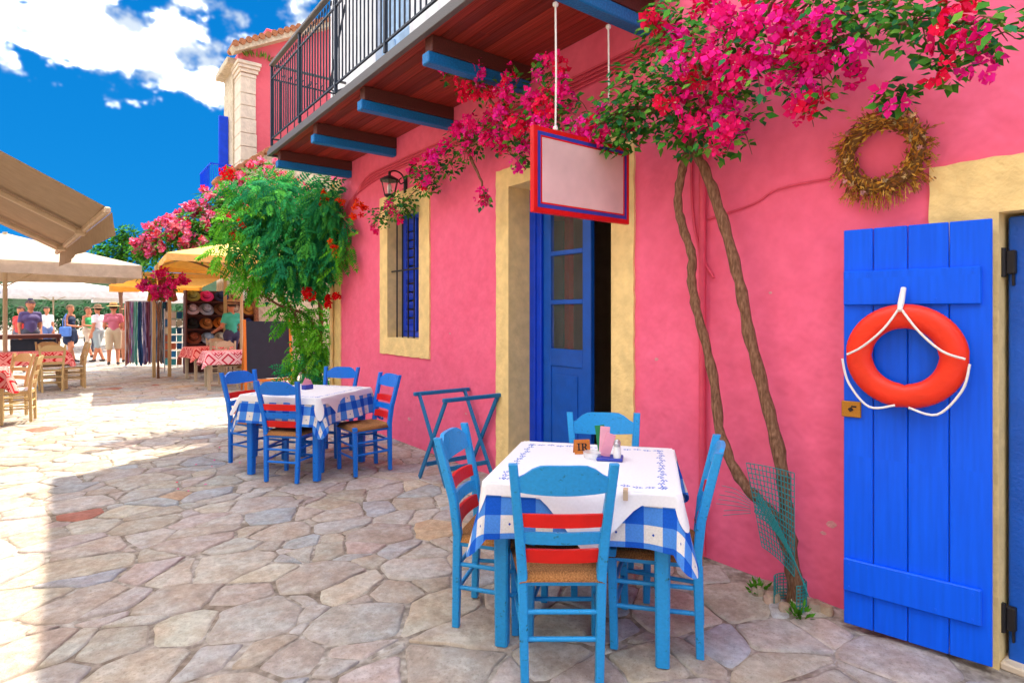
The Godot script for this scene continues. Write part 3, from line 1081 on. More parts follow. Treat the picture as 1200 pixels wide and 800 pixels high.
func make_balcony(house: Node3D) -> void:
	var b := Node3D.new()
	b.name = "balcony"
	house.add_child(b, true)
	var xo := 2.14
	var zf := -8.08
	var zn := -2.36
	for z in [-7.85, -6.48, -5.18, -3.93, -2.62]:
		var mb := MB.new()
		mb.span(Vector3(xo + 0.02, 3.385, z - 0.05), Vector3(WALL, 3.475, z + 0.05), 0.008)
		wpart("beam", mb, mats["beam blue"], b)
		mb = MB.new()
		mb.span(Vector3(xo + 0.05, 3.476, z - 0.055), Vector3(WALL, 3.598, z + 0.055), 0.004)
		wpart("joist", mb, mats["dark plank"], b)
	var x := xo + 0.02
	while x < WALL - 0.01:
		var w := 0.098
		if x + w > WALL:
			w = WALL - x
		var mb := MB.new()
		mb.c = Color.WHITE
		var v := rv(0, 3)
		var zz := [zf, zn]
		mb.span(Vector3(x + 0.002, 3.60, zf), Vector3(x + w - 0.002, 3.63, zn), 0.0)
		# own grain along the plank
		for i in mb.v.size():
			mb.uv[i] = Vector2(mb.v[i].x * 1.3 + v, mb.v[i].z * 0.9 + v * 1.7)
		var m: StandardMaterial3D = mats["mahogany"].duplicate()
		m.albedo_color = jit(lin(0.38, 0.055, 0.040), 0.35).linear_to_srgb()
		wpart("plank", mb, m, b)
		x += w
	var mb := MB.new()
	mb.span(Vector3(xo - 0.03, 3.575, zf - 0.03), Vector3(xo + 0.018, 3.64, zn), 0.004)
	mb.span(Vector3(xo + 0.019, 3.575, zf - 0.03), Vector3(WALL, 3.64, zf - 0.001), 0.004)
	wpart("fascia", mb, mats["hand rail"], b)
	mb = MB.new()
	mb.span(Vector3(xo - 0.015, 3.642, zf - 0.015), Vector3(WALL, 3.675, zn), 0.004)
	wpart("slab", mb, mats["hand rail"], b)
	# railing
	var xr := xo + 0.01
	var ze := zf + 0.05
	mb = MB.new()
	mb.span(Vector3(xr - 0.03, 4.735, ze - 0.02), Vector3(xr + 0.03, 4.775, zn), 0.008)
	mb.span(Vector3(xr + 0.031, 4.74, ze - 0.02), Vector3(WALL, 4.77, ze + 0.02), 0.008)
	wpart("handrail", mb, mats["hand rail"], b)
	for y in [4.57, 3.79]:
		mb = MB.new()
		mb.span(Vector3(xr - 0.010, y - 0.010, ze), Vector3(xr + 0.010, y + 0.010, zn), 0.002)
		mb.span(Vector3(xr + 0.011, y - 0.010, ze - 0.010), Vector3(WALL, y + 0.010, ze + 0.010), 0.002)
		wpart("rail", mb, mats["iron"], b)
	var z := ze
	var i := 0
	while z < zn:
		mb = MB.new()
		if i % 13 == 0:
			mb.span(Vector3(xr - 0.016, 3.70, z - 0.016), Vector3(xr + 0.016, 4.734, z + 0.016), 0.003)
			wpart("post", mb, mats["iron"], b)
		else:
			mb.tube([Vector3(xr, 3.80, z), Vector3(xr, 4.56, z)], 0.0085, 6)
			# curl that reaches up to the next bar's foot under the hand rail
			mb.tube(curve([Vector3(xr, 4.50, z), Vector3(xr, 4.60, z + 0.012), Vector3(xr, 4.68, z + 0.035), Vector3(xr, 4.665, z + 0.055), Vector3(xr, 4.63, z + 0.045)], 3), 0.006, 5)
			wpart("baluster", mb, mats["iron"], b)
		z += 0.088
		i += 1
	x = xr + 0.113
	while x < WALL - 0.05:
		mb = MB.new()
		mb.tube([Vector3(x, 3.80, ze), Vector3(x, 4.56, ze)], 0.0075, 6)
		mb.tube(curve([Vector3(x, 4.5, ze), Vector3(x + 0.015, 4.62, ze), Vector3(x + 0.05, 4.66, ze), Vector3(x + 0.04, 4.60, ze)], 3), 0.006, 5)
		wpart("baluster", mb, mats["iron"], b)
		x += 0.088
	mb = MB.new()
	mb.tube(curve([Vector3(xr + 0.05, 4.55, -5.62), Vector3(xr + 0.05, 4.2, -5.85), Vector3(xr + 0.05, 3.9, -6.02), Vector3(xr + 0.06, 3.80, -5.95), Vector3(xr + 0.1, 3.78, -5.75)], 4), 0.011, 6)
	wpart("bracket", mb, mats["iron"], b)

# ------------------------------------------------------------------ furniture
# local frame: rear feet at z = 0, the sitter looks to -z
func make_chair(called: String, label: String, group: String, style: String) -> Node3D:
	var t := thing(called, label, "chair", Vector3.ZERO, 0.0, group)
	var wood: Material = mats[{"near": "chair blue", "far": "chair deep blue", "pine": "pine", "cross": "pale wood"}[style]]
	var S := 0.019
	for s in [-1.0, 1.0]:
		var mb := MB.new()
		var pts := [Vector3(0.150 * s, 0, 0.0), Vector3(0.160 * s, 0.44, -0.012), Vector3(0.172 * s, 0.60, 0.004), Vector3(0.198 * s, 0.90, 0.075)]
		post(mb, pts, [0.017, 0.020, 0.020, 0.018])
		obj("rear_post", mb, wood, t)
		mb = MB.new()
		post(mb, [Vector3(0.185 * s, 0, -0.365), Vector3(0.19 * s, 0.445, -0.375)], [0.017, 0.020])
		obj("leg", mb, wood, t)
		for y in [0.19, 0.30]:
			mb = MB.new()
			mb.tube([Vector3(lerpf(0.153, 0.160, y) * s, y, 0.0), Vector3(0.187 * s, y, -0.37)], 0.0105, 8)
			obj("stretcher", mb, wood, t)
		mb = MB.new()
		mb.bar(Vector3(0.158 * s, 0.405, -0.01), Vector3(0.186 * s, 0.405, -0.37), 0.018, 0.035, Vector3.RIGHT, 0.004)
		obj("seat_rail", mb, wood, t)
	for y in [0.175, 0.285]:
		var mb := MB.new()
		mb.tube([Vector3(-0.152, y, -0.004), Vector3(0.152, y, -0.004)], 0.0105, 8)
		obj("stretcher", mb, wood, t)
	for y in [0.16, 0.27]:
		var mb := MB.new()
		mb.tube([Vector3(-0.185, y, -0.37), Vector3(0.185, y, -0.37)], 0.0105, 8)
		obj("stretcher", mb, wood, t)
	for z in [-0.372, -0.012]:
		var mb := MB.new()
		mb.span(Vector3(-0.17 if z < -0.1 else -0.143, 0.388, z - 0.009), Vector3(0.17 if z < -0.1 else 0.143, 0.424, z + 0.009), 0.004)
		obj("seat_rail", mb, wood, t)
	# seat
	if style == "pine":
		var mb := MB.new()
		cushion(mb, 0.19, 0.15, 0.44, 0.035)
		obj("seat", mb, mats["white canvas"], t)
	else:
		var mb := MB.new()
		rush_seat(mb)
		obj("seat", mb, mats["rush"], t)
	# back
	var mb := MB.new()
	slat(mb, 0.80, 0.185, 0.842, 0.898, 0.785, 0.775, 0.020)
	obj("crest_rail", mb, wood, t)
	if style == "near" or style == "far":
		for r in [[0.636, 0.690, "slat red"], [0.563, 0.612, ""], [0.482, 0.538, "slat red"]]:
			mb = MB.new()
			slat(mb, (r[0] + r[1]) * 0.5, 0.17, r[1], r[1] + 0.004, r[0], r[0] + 0.002, 0.016)
			obj("slat", mb, wood if r[2] == "" else mats[r[2]], t)
	elif style == "pine":
		for r in [[0.64, 0.69], [0.52, 0.57]]:
			mb = MB.new()
			slat(mb, (r[0] + r[1]) * 0.5, 0.17, r[1], r[1] + 0.006, r[0], r[0] + 0.004, 0.016)
			obj("slat", mb, wood, t)
	else:
		mb = MB.new()
		slat(mb, 0.55, 0.165, 0.575, 0.575, 0.535, 0.535, 0.016)
		obj("slat", mb, wood, t)
		for s in [-1.0, 1.0]:
			mb = MB.new()
			mb.bar(Vector3(-0.165 * s, 0.578, 0.006 + 0.003 * s), Vector3(0.18 * s, 0.762, 0.045 + 0.003 * s), 0.028, 0.010, Vector3(0.8 * s, -1, 0).normalized(), 0.002)
			obj("cross_slat", mb, wood, t)
	return t

# squarish tapered post through the points
func post(mb: MB, pts: Array, r: Array) -> void:
	var m := pts.size()
	for i in m - 1:
		var a: Vector3 = pts[i]
		var b: Vector3 = pts[i + 1]
		for k in 8:
			var o := []
			for e in [[a, r[i], k], [b, r[i + 1], k], [b, r[i + 1], k + 1], [a, r[i], k + 1]]:
				var kk: int = e[2] % 8
				var sg: Array = [[1, 0.72], [0.72, 1], [-0.72, 1], [-1, 0.72], [-1, -0.72], [-0.72, -1], [0.72, -1], [1, -0.72]][kk]
				var base: Vector3 = e[0]
				o.append(base + Vector3(sg[0] * e[1], 0, sg[1] * e[1]))
			mb.quad(o[0], o[1], o[2], o[3], (o[0] + o[2]) * 0.5 - (a + b) * 0.5)
	for e in [0, m - 1]:
		for k in range(1, 7):
			var q := []
			for j in [0, k, k + 1]:
				var sg: Array = [[1, 0.72], [0.72, 1], [-0.72, 1], [-1, 0.72], [-1, -0.72], [-0.72, -1], [0.72, -1], [1, -0.72]][j]
				q.append(pts[e] + Vector3(sg[0] * r[e], 0, sg[1] * r[e]))
			mb.tri(q[0], q[1], q[2], Vector3.UP if e else Vector3.DOWN)

# curved back slat: half width, top at the ends and middle, bottom at the ends and middle, thickness
func slat(mb: MB, _y: float, hw: float, te: float, tm: float, be: float, bm: float, th: float) -> void:
	var m := 12
	var pr := []
	for i in m + 1:
		var u := lerpf(-1, 1, float(i) / m)
		var c := 1.0 - u * u
		var top := lerpf(te, tm, smoothstep(0.0, 0.85, c))
		var bot := lerpf(be, bm, c)
		var zc := 0.024 * c
		var z1 := 0.004 + (top - 0.60) * 0.235 + zc
		var z0 := 0.004 + (bot - 0.60) * 0.235 + zc
		pr.append([Vector3(u * hw, top, z1 + th / 2), Vector3(u * hw, top, z1 - th / 2), Vector3(u * hw, bot, z0 - th / 2), Vector3(u * hw, bot, z0 + th / 2)])
		if i > 0:
			var p: Array = pr[i - 1]
			var q: Array = pr[i]
			mb.quad(p[0], q[0], q[1], p[1], Vector3.UP)
			mb.quad(p[1], q[1], q[2], p[2], Vector3(0, 0, -1))
			mb.quad(p[2], q[2], q[3], p[3], Vector3.DOWN)
			mb.quad(p[3], q[3], q[0], p[0], Vector3(0, 0, 1))

func rush_seat(mb: MB) -> void:
	var m := 30
	var base := lin(0.50, 0.24, 0.085)
	var idx := []
	for j in m + 1:
		for i in m + 1:
			var u := lerpf(-1, 1, float(i) / m)
			var w := lerpf(-1, 1, float(j) / m)
			var hw := lerpf(0.215, 0.172, (w + 1) / 2)
			var e := maxf(absf(u), absf(w))
			var edge := smoothstep(0.86, 1.0, e)
			var strand := int((1.0 - e) * 15.0)
			var bumpy := absf(sin((1.0 - e) * 15.0 * PI)) * 0.004
			var ridge := 0.006 * exp(-absf(absf(u) - absf(w)) * 9.0)
			var y := 0.447 - 0.010 * (1.0 - e) * 0.6 - ridge + bumpy - edge * 0.036
			var side := 0 if absf(u) > absf(w) else 1
			var r := fposmod(sin(strand * 12.9 + side * 7.1 + signf(u if side == 0 else w) * 3.3) * 437.5, 1.0)
			mb.c = Color(base.r * (0.7 + 0.6 * r), base.g * (0.65 + 0.65 * r), base.b * (0.6 + 0.7 * r))
			var out := Vector3(u, 0, w) * edge
			mb.vert(Vector3(u * hw, y, -0.192 + w * 0.204), (Vector3.UP * (1.05 - edge) + out).normalized())
	for j in m:
		for i in m:
			var a := j * (m + 1) + i
			mb.ix.append_array(PackedInt32Array([a, a + 1, a + m + 1, a + 1, a + m + 2, a + m + 1]))
	fix_winding(mb)

func cushion(mb: MB, hf: float, hr: float, y: float, th: float) -> void:
	var m := 10
	for sgn in [1.0, -1.0]:
		var first := mb.v.size()
		for j in m + 1:
			for i in m + 1:
				var u := lerpf(-1, 1, float(i) / m)
				var w := lerpf(-1, 1, float(j) / m)
				var k := sqrt(maxf(0.0, (1.0 - pow(u, 6)) * (1.0 - pow(w, 6))))
				mb.vert(Vector3(u * lerpf(hf, hr, (w + 1) / 2), y + sgn * th * 0.5 * k, -0.192 + w * 0.19), Vector3(u * 0.2, sgn, w * 0.2).normalized())
		for j in m:
			for i in m:
				var a := first + j * (m + 1) + i
				mb.ix.append_array(PackedInt32Array([a, a + 1, a + m + 1, a + 1, a + m + 2, a + m + 1]))
	fix_winding(mb)

func make_table(label: String, m: Material, at: Vector3, turn: float, hx: float, hz: float, h: float, group := "") -> Node3D:
	var t := thing("dining_table", label, "table", at, turn, group)
	var mb := MB.new()
	mb.span(Vector3(-hx, h - 0.03, -hz), Vector3(hx, h, hz), 0.005)
	obj("table_top", mb, m, t)
	for sx in [-1.0, 1.0]:
		for sz in [-1.0, 1.0]:
			mb = MB.new()
			var p := Vector3((hx - 0.06) * sx, 0, (hz - 0.06) * sz)
			post(mb, [p, p + Vector3.UP * (h - 0.031)], [0.029, 0.034])
			obj("leg", mb, m, t)
	for s in [-1.0, 1.0]:
		mb = MB.new()
		mb.span(Vector3(-hx + 0.10, h - 0.12, (hz - 0.06) * s - 0.011), Vector3(hx - 0.10, h - 0.031, (hz - 0.06) * s + 0.011), 0.003)
		obj("apron", mb, m, t)
		mb = MB.new()
		mb.span(Vector3((hx - 0.06) * s - 0.011, h - 0.12, -hz + 0.10), Vector3((hx - 0.06) * s + 0.011, h - 0.031, hz - 0.10), 0.003)
		obj("apron", mb, m, t)
	return t

# cloth laid over a table: half sizes of the top, height, fall(side angle, place along the side) -> length of the hang
func drape(mb: MB, hx: float, hz: float, y: float, fall: Callable, flare: float, sd: float, uvk: float, uv0: Vector2) -> void:
	var rad := 0.025
	var per := []      # [point on the rim, outward direction, side, place]
	var sides := [[Vector2(1, 0), hx, hz], [Vector2(0, 1), hz, hx], [Vector2(-1, 0), hx, hz], [Vector2(0, -1), hz, hx]]
	for s in 4:
		var nrm: Vector2 = sides[s][0]
		var along := Vector2(-nrm.y, nrm.x)
		var dist: float = sides[s][1]
		var half: float = sides[s][2]
		for i in 25:
			var u := lerpf(-1, 1, i / 24.0)
			per.append([nrm * dist + along * u * (half - rad), nrm, s, u])
		var nx: Vector2 = sides[(s + 1) % 4][0]
		for i in range(1, 10):
			var a := i / 10.0 * PI / 2
			per.append([nrm * (dist - rad) + along * (half - rad) + (nrm * cos(a) + nx * sin(a)) * rad, nrm * cos(a) + nx * sin(a), s, 1.0 + i / 10.0])
	var m := per.size()
	var rows := 9
	# top
	var c := mb.vert(Vector3(0, y, 0), Vector3.UP, uv0)
	var grid := 14
	var first := mb.v.size()
	for j in grid + 1:
		for i in grid + 1:
			var p := Vector2(lerpf(-hx, hx, float(i) / grid), lerpf(-hz, hz, float(j) / grid)) * 0.985
			var wr := 0.0012 * sin(p.x * 21.0 + sd) * cos(p.y * 17.0 + sd * 2.0) + 0.0008 * sin((p.x + p.y) * 40.0)
			mb.vert(Vector3(p.x, y + wr, p.y), Vector3(-0.025 * cos(p.x * 21.0 + sd), 1, 0.02 * sin(p.y * 17.0 + sd * 2.0)).normalized(), uv0 + p * uvk)
	for j in grid:
		for i in grid:
			var a := first + j * (grid + 1) + i
			mb.ix.append_array(PackedInt32Array([a, a + 1, a + grid + 1, a + 1, a + grid + 2, a + grid + 1]))
	# hang
	first = mb.v.size()
	for k in m:
		var e: Array = per[k]
		var p: Vector2 = e[0]
		var d: Vector2 = e[1]
		var L: float = fall.call(e[2], e[3])
		for r in rows + 1:
			var t := float(r) / rows
			var l := L * t
			var fold := sin(k * 0.42 + sd) * 0.5 + sin(k * 0.17 + sd * 3.0) * 0.5
			var cornerness := 1.0 if e[3] > 1.0 else smoothstep(0.72, 1.0, absf(e[3])) * 0.7
			var o := 0.004 + l * (flare * 0.35 + flare * 0.8 * cornerness) + fold * l * flare * 0.55
			var drop := maxf(0.0, sqrt(maxf(0.0, l * l - o * o * 0.5)) - 0.004)
			var q := p + d * o
			if r == 0:
				q = p * 0.985
			var nn := Vector3(d.x, 0.25 - 0.2 * t, d.y).normalized() if r > 0 else Vector3(d.x, 1.6, d.y).normalized()
			mb.vert(Vector3(q.x, y - drop, q.y), nn, uv0 + (p + d * l) * uvk)
	for k in m:
		for r in rows:
			var a := first + k * (rows + 1) + r
			var b := first + ((k + 1) % m) * (rows + 1) + r
			mb.ix.append_array(PackedInt32Array([a, a + 1, b, b, a + 1, b + 1]))
	# smooth normals of the hang from its own shape
	var acc := PackedVector3Array()
	acc.resize(mb.v.size())
	for i in range(0, mb.ix.size(), 3):
		var a := mb.ix[i]
		var b := mb.ix[i + 1]
		var d := mb.ix[i + 2]
		var nn := (mb.v[d] - mb.v[a]).cross(mb.v[b] - mb.v[a])
		if nn.dot(mb.n[a]) < 0:
			nn = -nn
			mb.ix[i + 1] = d
			mb.ix[i + 2] = b
		for q in [a, b, d]:
			acc[q] += nn
	for i in range(first, mb.v.size()):
		if acc[i].length() > 1e-9:
			mb.n[i] = acc[i].normalized()

func gingham(called: String, white: Color, mid: Color, full: Color, mark: Color) -> StandardMaterial3D:
	var w := 256
	var img := Image.create(w, w, false, Image.FORMAT_RGB8)
	var f := FastNoiseLite.new()
	f.seed = 9
	f.frequency = 0.05
	for y in w:
		for x in w:
			var a := x < w / 2
			var b := y < w / 2
			var c := white if (a and b) else (full if (not a and not b) else mid)
			if a and b:
				var d := absf(x - w / 4.0) + absf(y - w / 4.0) * 0.8
				if d < 9.0:
					c = mark
			var th := 1.0 - 0.06 * float((x / 2 + y / 2) % 2) + f.get_noise_2d(x, y) * 0.06
			img.set_pixel(x, y, Color(c.r * th, c.g * th, c.b * th))
	var m := StandardMaterial3D.new()
	m.resource_name = called
	m.albedo_texture = ImageTexture.create_from_image(img)
	m.roughness = 0.95
	m.metallic_specular = 0.2
	m.backlight_enabled = true
	m.backlight = srgb(0.1, 0.12, 0.16)
	mats[called] = m
	return m

func damask(called: String, ground: Color, motif: Color) -> StandardMaterial3D:      # lozenges with hooks, as woven in red table covers
	var w := 256
	var img := Image.create(w, w, false, Image.FORMAT_RGB8)
	for y in w:
		for x in w:
			var u := absf(x - w / 2.0) / (w / 2.0)
			var v := absf(y - w / 2.0) / (w / 2.0)
			var d := u + v
			var on := (d < 0.28) or (d > 0.42 and d < 0.58) or (d > 0.78 and d < 0.88) or (d > 1.25 and d < 1.5)
			if d > 0.58 and d < 0.78 and absf(u - v) < 0.10:
				on = true
			if d < 0.14:
				on = false
			img.set_pixel(x, y, motif if on else ground)
	var m := StandardMaterial3D.new()
	m.resource_name = called
	m.albedo_texture = ImageTexture.create_from_image(img)
	m.roughness = 0.95
	m.metallic_specular = 0.2
	mats[called] = m
	return m

func embroidered() -> StandardMaterial3D:
	var w := 768
	var img := Image.create(w, w, false, Image.FORMAT_RGB8)
	img.fill(Color(0.93, 0.93, 0.95))
	var f := FastNoiseLite.new()
	f.seed = 4
	f.frequency = 0.08
	for y in w:
		for x in w:
			var k := 0.93 + f.get_noise_2d(x, y) * 0.02 - 0.012 * float((x + y) % 2)
			img.set_pixel(x, y, Color(k, k, k * 1.02))
	var blue := Color(0.22, 0.40, 0.80)
	var inset := 132.0       # the stitched border runs inside the table edge
	for s in 4:
		var n := 40
		for i in n:
			var t := lerpf(inset, w - inset, float(i) / n)
			var wob := sin(i * 0.9) * 5.0
			var parts := [[0.0, wob, 3.0]]
			if i % 3 == 0:
				for a in 5:
					parts.append([cos(a * TAU / 5) * 9.0, sin(a * TAU / 5) * 9.0 + wob, 3.6])
			for p in parts:
				var x: float = t + p[0]
				var y: float = inset + p[1]
				var q := Vector2(x, y)
				if s == 1:
					q = Vector2(w - y, x)
				elif s == 2:
					q = Vector2(w - x, w - y)
				elif s == 3:
					q = Vector2(y, w - x)
				var r: float = p[2]
				for dy in range(-5, 6):
					for dx in range(-5, 6):
						if dx * dx + dy * dy <= r * r:
							img.set_pixel(clampi(int(q.x) + dx, 0, w - 1), clampi(int(q.y) + dy, 0, w - 1), blue)
	var m := StandardMaterial3D.new()
	m.resource_name = "embroidered cloth"
	m.albedo_texture = ImageTexture.create_from_image(img)
	m.roughness = 0.95
	m.metallic_specular = 0.2
	m.backlight_enabled = true
	m.backlight = srgb(0.14, 0.14, 0.15)
	mats["embroidered"] = m
	return m

func square_fall(over: float, tip := 1.25) -> Callable:
	return func(_s, u): return over if u <= 1.0 else over * lerpf(1.0, tip, sin((u - 1.0) * PI))

func face(fx: float, fz: float) -> float:
	return atan2(-fx, -fz)

func make_dining() -> void:
	rng.seed = 12
	gingham("gingham", Color(0.92, 0.91, 0.90), Color(0.32, 0.57, 0.91), Color(0.12, 0.37, 0.82), Color(0.10, 0.28, 0.70))
	embroidered()
	# near table
	var c := Vector3(2.07, 0.016, -2.10)
	var turn := atan2(-0.77, 0.637)
	make_table("blue wooden table with white topped checked cloth, nearest to the camera", mats["chair blue"], c, turn, 0.41, 0.42, 0.735, "blue dining tables")
	var mb := MB.new()
	drape(mb, 0.416, 0.426, 0.740, square_fall(0.235, 1.36), 0.20, 1.3, 1.0 / 0.152, Vector2(0.2, 0.31))
	one("checked_tablecloth", mb, mats["gingham"], "blue and white checked cloth hanging over the nearest table", "tablecloth", c, "checked tablecloths", turn)
	mb = MB.new()
	var over := func(s, u):
		if u > 1.0:
			return lerpf(0.055, 0.15, sin((u - 1.0) * PI))
		if s == 1:
			return 0.055 + 0.22 * maxf(0.0, 1.0 - absf(u + 0.12) / 0.52)
		return 0.055
	drape(mb, 0.424, 0.434, 0.7435, over, 0.24, 2.1, 0.93, Vector2(0.5, 0.5))
	one("white_overcloth", mb, mats["embroidered"], "white overcloth with blue stitched border on top of the nearest table", "tablecloth", c, "white overcloths", turn)
	table_things(c + Vector3(0, 0.745, 0), turn)
	# far table
	var c2 := Vector3(1.88, 0.016, -5.74)
	var turn2 := atan2(-0.82, 0.57)
	make_table("blue wooden table with draped checked cloth beside the climbing vine", mats["chair deep blue"], c2, turn2, 0.42, 0.42, 0.735, "blue dining tables")
	mb = MB.new()
	drape(mb, 0.426, 0.426, 0.740, square_fall(0.25, 1.42), 0.32, 4.2, 1.0 / 0.152, Vector2(0.1, 0.2))
	one("checked_tablecloth", mb, mats["gingham"], "blue and white checked cloth hanging over the table by the vine", "tablecloth", c2, "checked tablecloths", turn2)
	mb = MB.new()
	var over2 := func(s, u):
		if u > 1.0:
			return lerpf(0.06, 0.20, sin((u - 1.0) * PI))
		if s == 0:
			return 0.06 + 0.16 * maxf(0.0, 1.0 - absf(u - 0.3) / 0.5)
		return 0.06
	drape(mb, 0.434, 0.434, 0.7435, over2, 0.30, 5.0, 0.91, Vector2(0.5, 0.5))
	one("white_overcloth", mb, mats["embroidered"], "white overcloth on top of the table by the climbing vine", "tablecloth", c2, "white overcloths", turn2)
	napkin_box(c2 + Vector3(0.02, 0.745, -0.10), 0.4, "pink paper napkins in a small box on the table by the vine")
	napkin_box(c2 + Vector3(-0.22, 0.745, 0.02), -0.7, "pink napkins standing near the edge of the far blue table")
	# chairs: near table
	var g1 := "blue rush seated chairs at the near table"
	var ch := make_chair("rush_chair", "light blue chair in the foreground with its red slatted back to the camera", g1, "near")
	ch.position = Vector3(1.593, 0.016, -1.765)
	ch.rotation.y = face(0.603, -0.797)
	copy_of(ch, "light blue chair at the left side of the nearest table, turned sideways", Vector3(1.60, 0.016, -2.49), face(0.63, 0.775))
	copy_of(ch, "light blue chair seen edge-on at the right side of the nearest table", Vector3(2.31, 0.016, -1.62), face(-0.57, -0.82))
	copy_of(ch, "light blue chair behind the nearest table with its back to the doorway", Vector3(2.49, 0.016, -2.395), face(-0.66, 0.75))
	var g2 := "deep blue rush seated chairs at the far table"
	var cf := make_chair("rush_chair", "deep blue chair with red slats standing in front of the far checked table", g2, "far")
	cf.position = Vector3(1.522, 0.016, -5.375)
	cf.rotation.y = face(0.75, -0.66)
	copy_of(cf, "deep blue chair with brown rush seat pulled out by the pink wall", Vector3(2.47, 0.016, -5.34), face(-1.0, 0.03))
	copy_of(cf, "deep blue chair at the left of the far checked table, by the chalkboard", Vector3(1.45, 0.016, -6.46), face(0.45, 0.89))
	copy_of(cf, "deep blue chair behind the far checked table, below the window", Vector3(2.39, 0.016, -6.30), face(-0.78, 0.63))
	tray_stand()

func napkin_box(at: Vector3, turn: float, label: String) -> void:
	var t := thing("napkin_holder", label, "napkin holder", at, turn, "napkin holders")
	var mb := MB.new()
	mb.span(Vector3(-0.05, 0, -0.03), Vector3(0.05, 0.045, 0.03), 0.004)
	obj("box", mb, mats["sign blue"], t)
	for k in 3:
		mb = MB.new()
		mb.c = lin(0.80, 0.34, 0.42)
		var x := -0.03 + k * 0.025
		var p := Vector3(x, 0.045, 0)
		mb.tri(p + Vector3(-0.03, 0, -0.012), p + Vector3(0.035, 0, 0.012), p + Vector3(0.01, 0.075 - k * 0.012, 0.004 * k), Vector3(0, 0, 1))
		mb.tri(p + Vector3(-0.03, 0, -0.012), p + Vector3(0.035, 0, 0.016), p + Vector3(0.012, 0.072 - k * 0.012, -0.012), Vector3(0, 0, -1))
		mb.tri(p + Vector3(0.035, 0, 0.012), p + Vector3(0.035, 0, 0.016), p + Vector3(0.011, 0.073 - k * 0.012, -0.004), Vector3(1, 0, 0))
		obj("napkin", mb, mats["cloth"], t)

func table_things(c: Vector3, turn: float) -> void:
	var bx := Basis(Vector3.UP, turn)
	# folded card with letters
	var at := c + bx * Vector3(-0.055, 0, -0.20)
	var t := thing("table_card", "small orange folded card with dark letters on the white overcloth", "card", at, turn + 0.35)
	var mb := MB.new()
	mb.box(Vector3(0, 0.036, 0.012), Vector3(0.085, 0.075, 0.002), Basis(Vector3.RIGHT, -0.28))
	mb.box(Vector3(0, 0.036, -0.012), Vector3(0.085, 0.075, 0.002), Basis(Vector3.RIGHT, 0.28))
	obj("card", mb, mats["orange wood"], t)
	var tm := TextMesh.new()
	tm.text = "IR"
	var sf := SystemFont.new()
	sf.font_names = PackedStringArray(["Droid Serif"])
	sf.font_weight = 700
	tm.font = sf
	tm.font_size = 48
	tm.pixel_size = 0.0011
	tm.depth = 0.001
	var o := obj("lettering", tm, mats["black iron"], t)
	o.position = Vector3(0, 0.036, 0.0145)
	o.rotation.x = -0.28
	# glass ashtray
	t = thing("ashtray", "clear round glass ashtray on the nearest table", "ashtray", c + bx * Vector3(0.012, 0, -0.115), 0)
	mb = MB.new()
	mb.lathe(Vector3.ZERO, [Vector2(0.0, 0.0), Vector2(0.045, 0.0), Vector2(0.052, 0.03), Vector2(0.046, 0.031), Vector2(0.040, 0.008), Vector2(0.0, 0.007)], 24)
	var gm: StandardMaterial3D = mats["clear glass"].duplicate()
	gm.albedo_color.a = 0.30
	obj("dish", mb, gm, t)
	# stand with napkins, salt and pepper
	t = thing("condiment_stand", "condiment stand with pink napkins and shakers on the nearest table", "condiment stand", c + bx * Vector3(0.10, 0, -0.10), turn)
	t.scale = Vector3.ONE * 1.3
	mb = MB.new()
	mb.span(Vector3(-0.05, 0, -0.04), Vector3(0.05, 0.012, 0.04), 0.004)
	obj("base", mb, mats["sign blue"], t)
	for k in 3:
		mb = MB.new()
		mb.c = [lin(0.02, 0.22, 0.08), lin(0.85, 0.42, 0.55), lin(0.82, 0.36, 0.48)][k]
		mb.box(Vector3(-0.035 + k * 0.014, 0.058 + [0.022, 0.02, 0.0][k], 0.012 * k - 0.01), Vector3(0.038, 0.10, 0.004), Basis(Vector3(0, 0, 1), 0.16 - 0.22 * k) * Basis(Vector3.RIGHT, 0.2 * k - 0.2), 0.001)
		obj("napkin", mb, mats["cloth"], t)
	for k in 2:
		var p := Vector3(0.028, 0.012, -0.018 + 0.036 * k)
		mb = MB.new()
		mb.lathe(p, [Vector2(0.0, 0), Vector2(0.014, 0.0), Vector2(0.015, 0.02), Vector2(0.011, 0.045), Vector2(0.0, 0.046)], 14)
		var s := obj("shaker", mb, mats["bulb"], t)
		mb = MB.new()
		mb.lathe(p, [Vector2(0.0125, 0.044), Vector2(0.0125, 0.056), Vector2(0.006, 0.063), Vector2(0.0, 0.064)], 14)
		obj("lid", mb, mats["steel"], s)
	# cloth clip at the table edge
	mb = MB.new()
	mb.span(Vector3(-0.010, -0.035, 0.0), Vector3(0.010, 0.005, 0.007), 0.003)
	mb.span(Vector3(-0.010, 0.0055, -0.03), Vector3(0.010, 0.010, 0.007), 0.002)
	one("tablecloth_clip", mb, mats["tan bar"], "small metal clip holding the cloth at the front edge of the nearest table", "clip", c + bx * Vector3(0.20, 0.003, 0.452), "", turn)

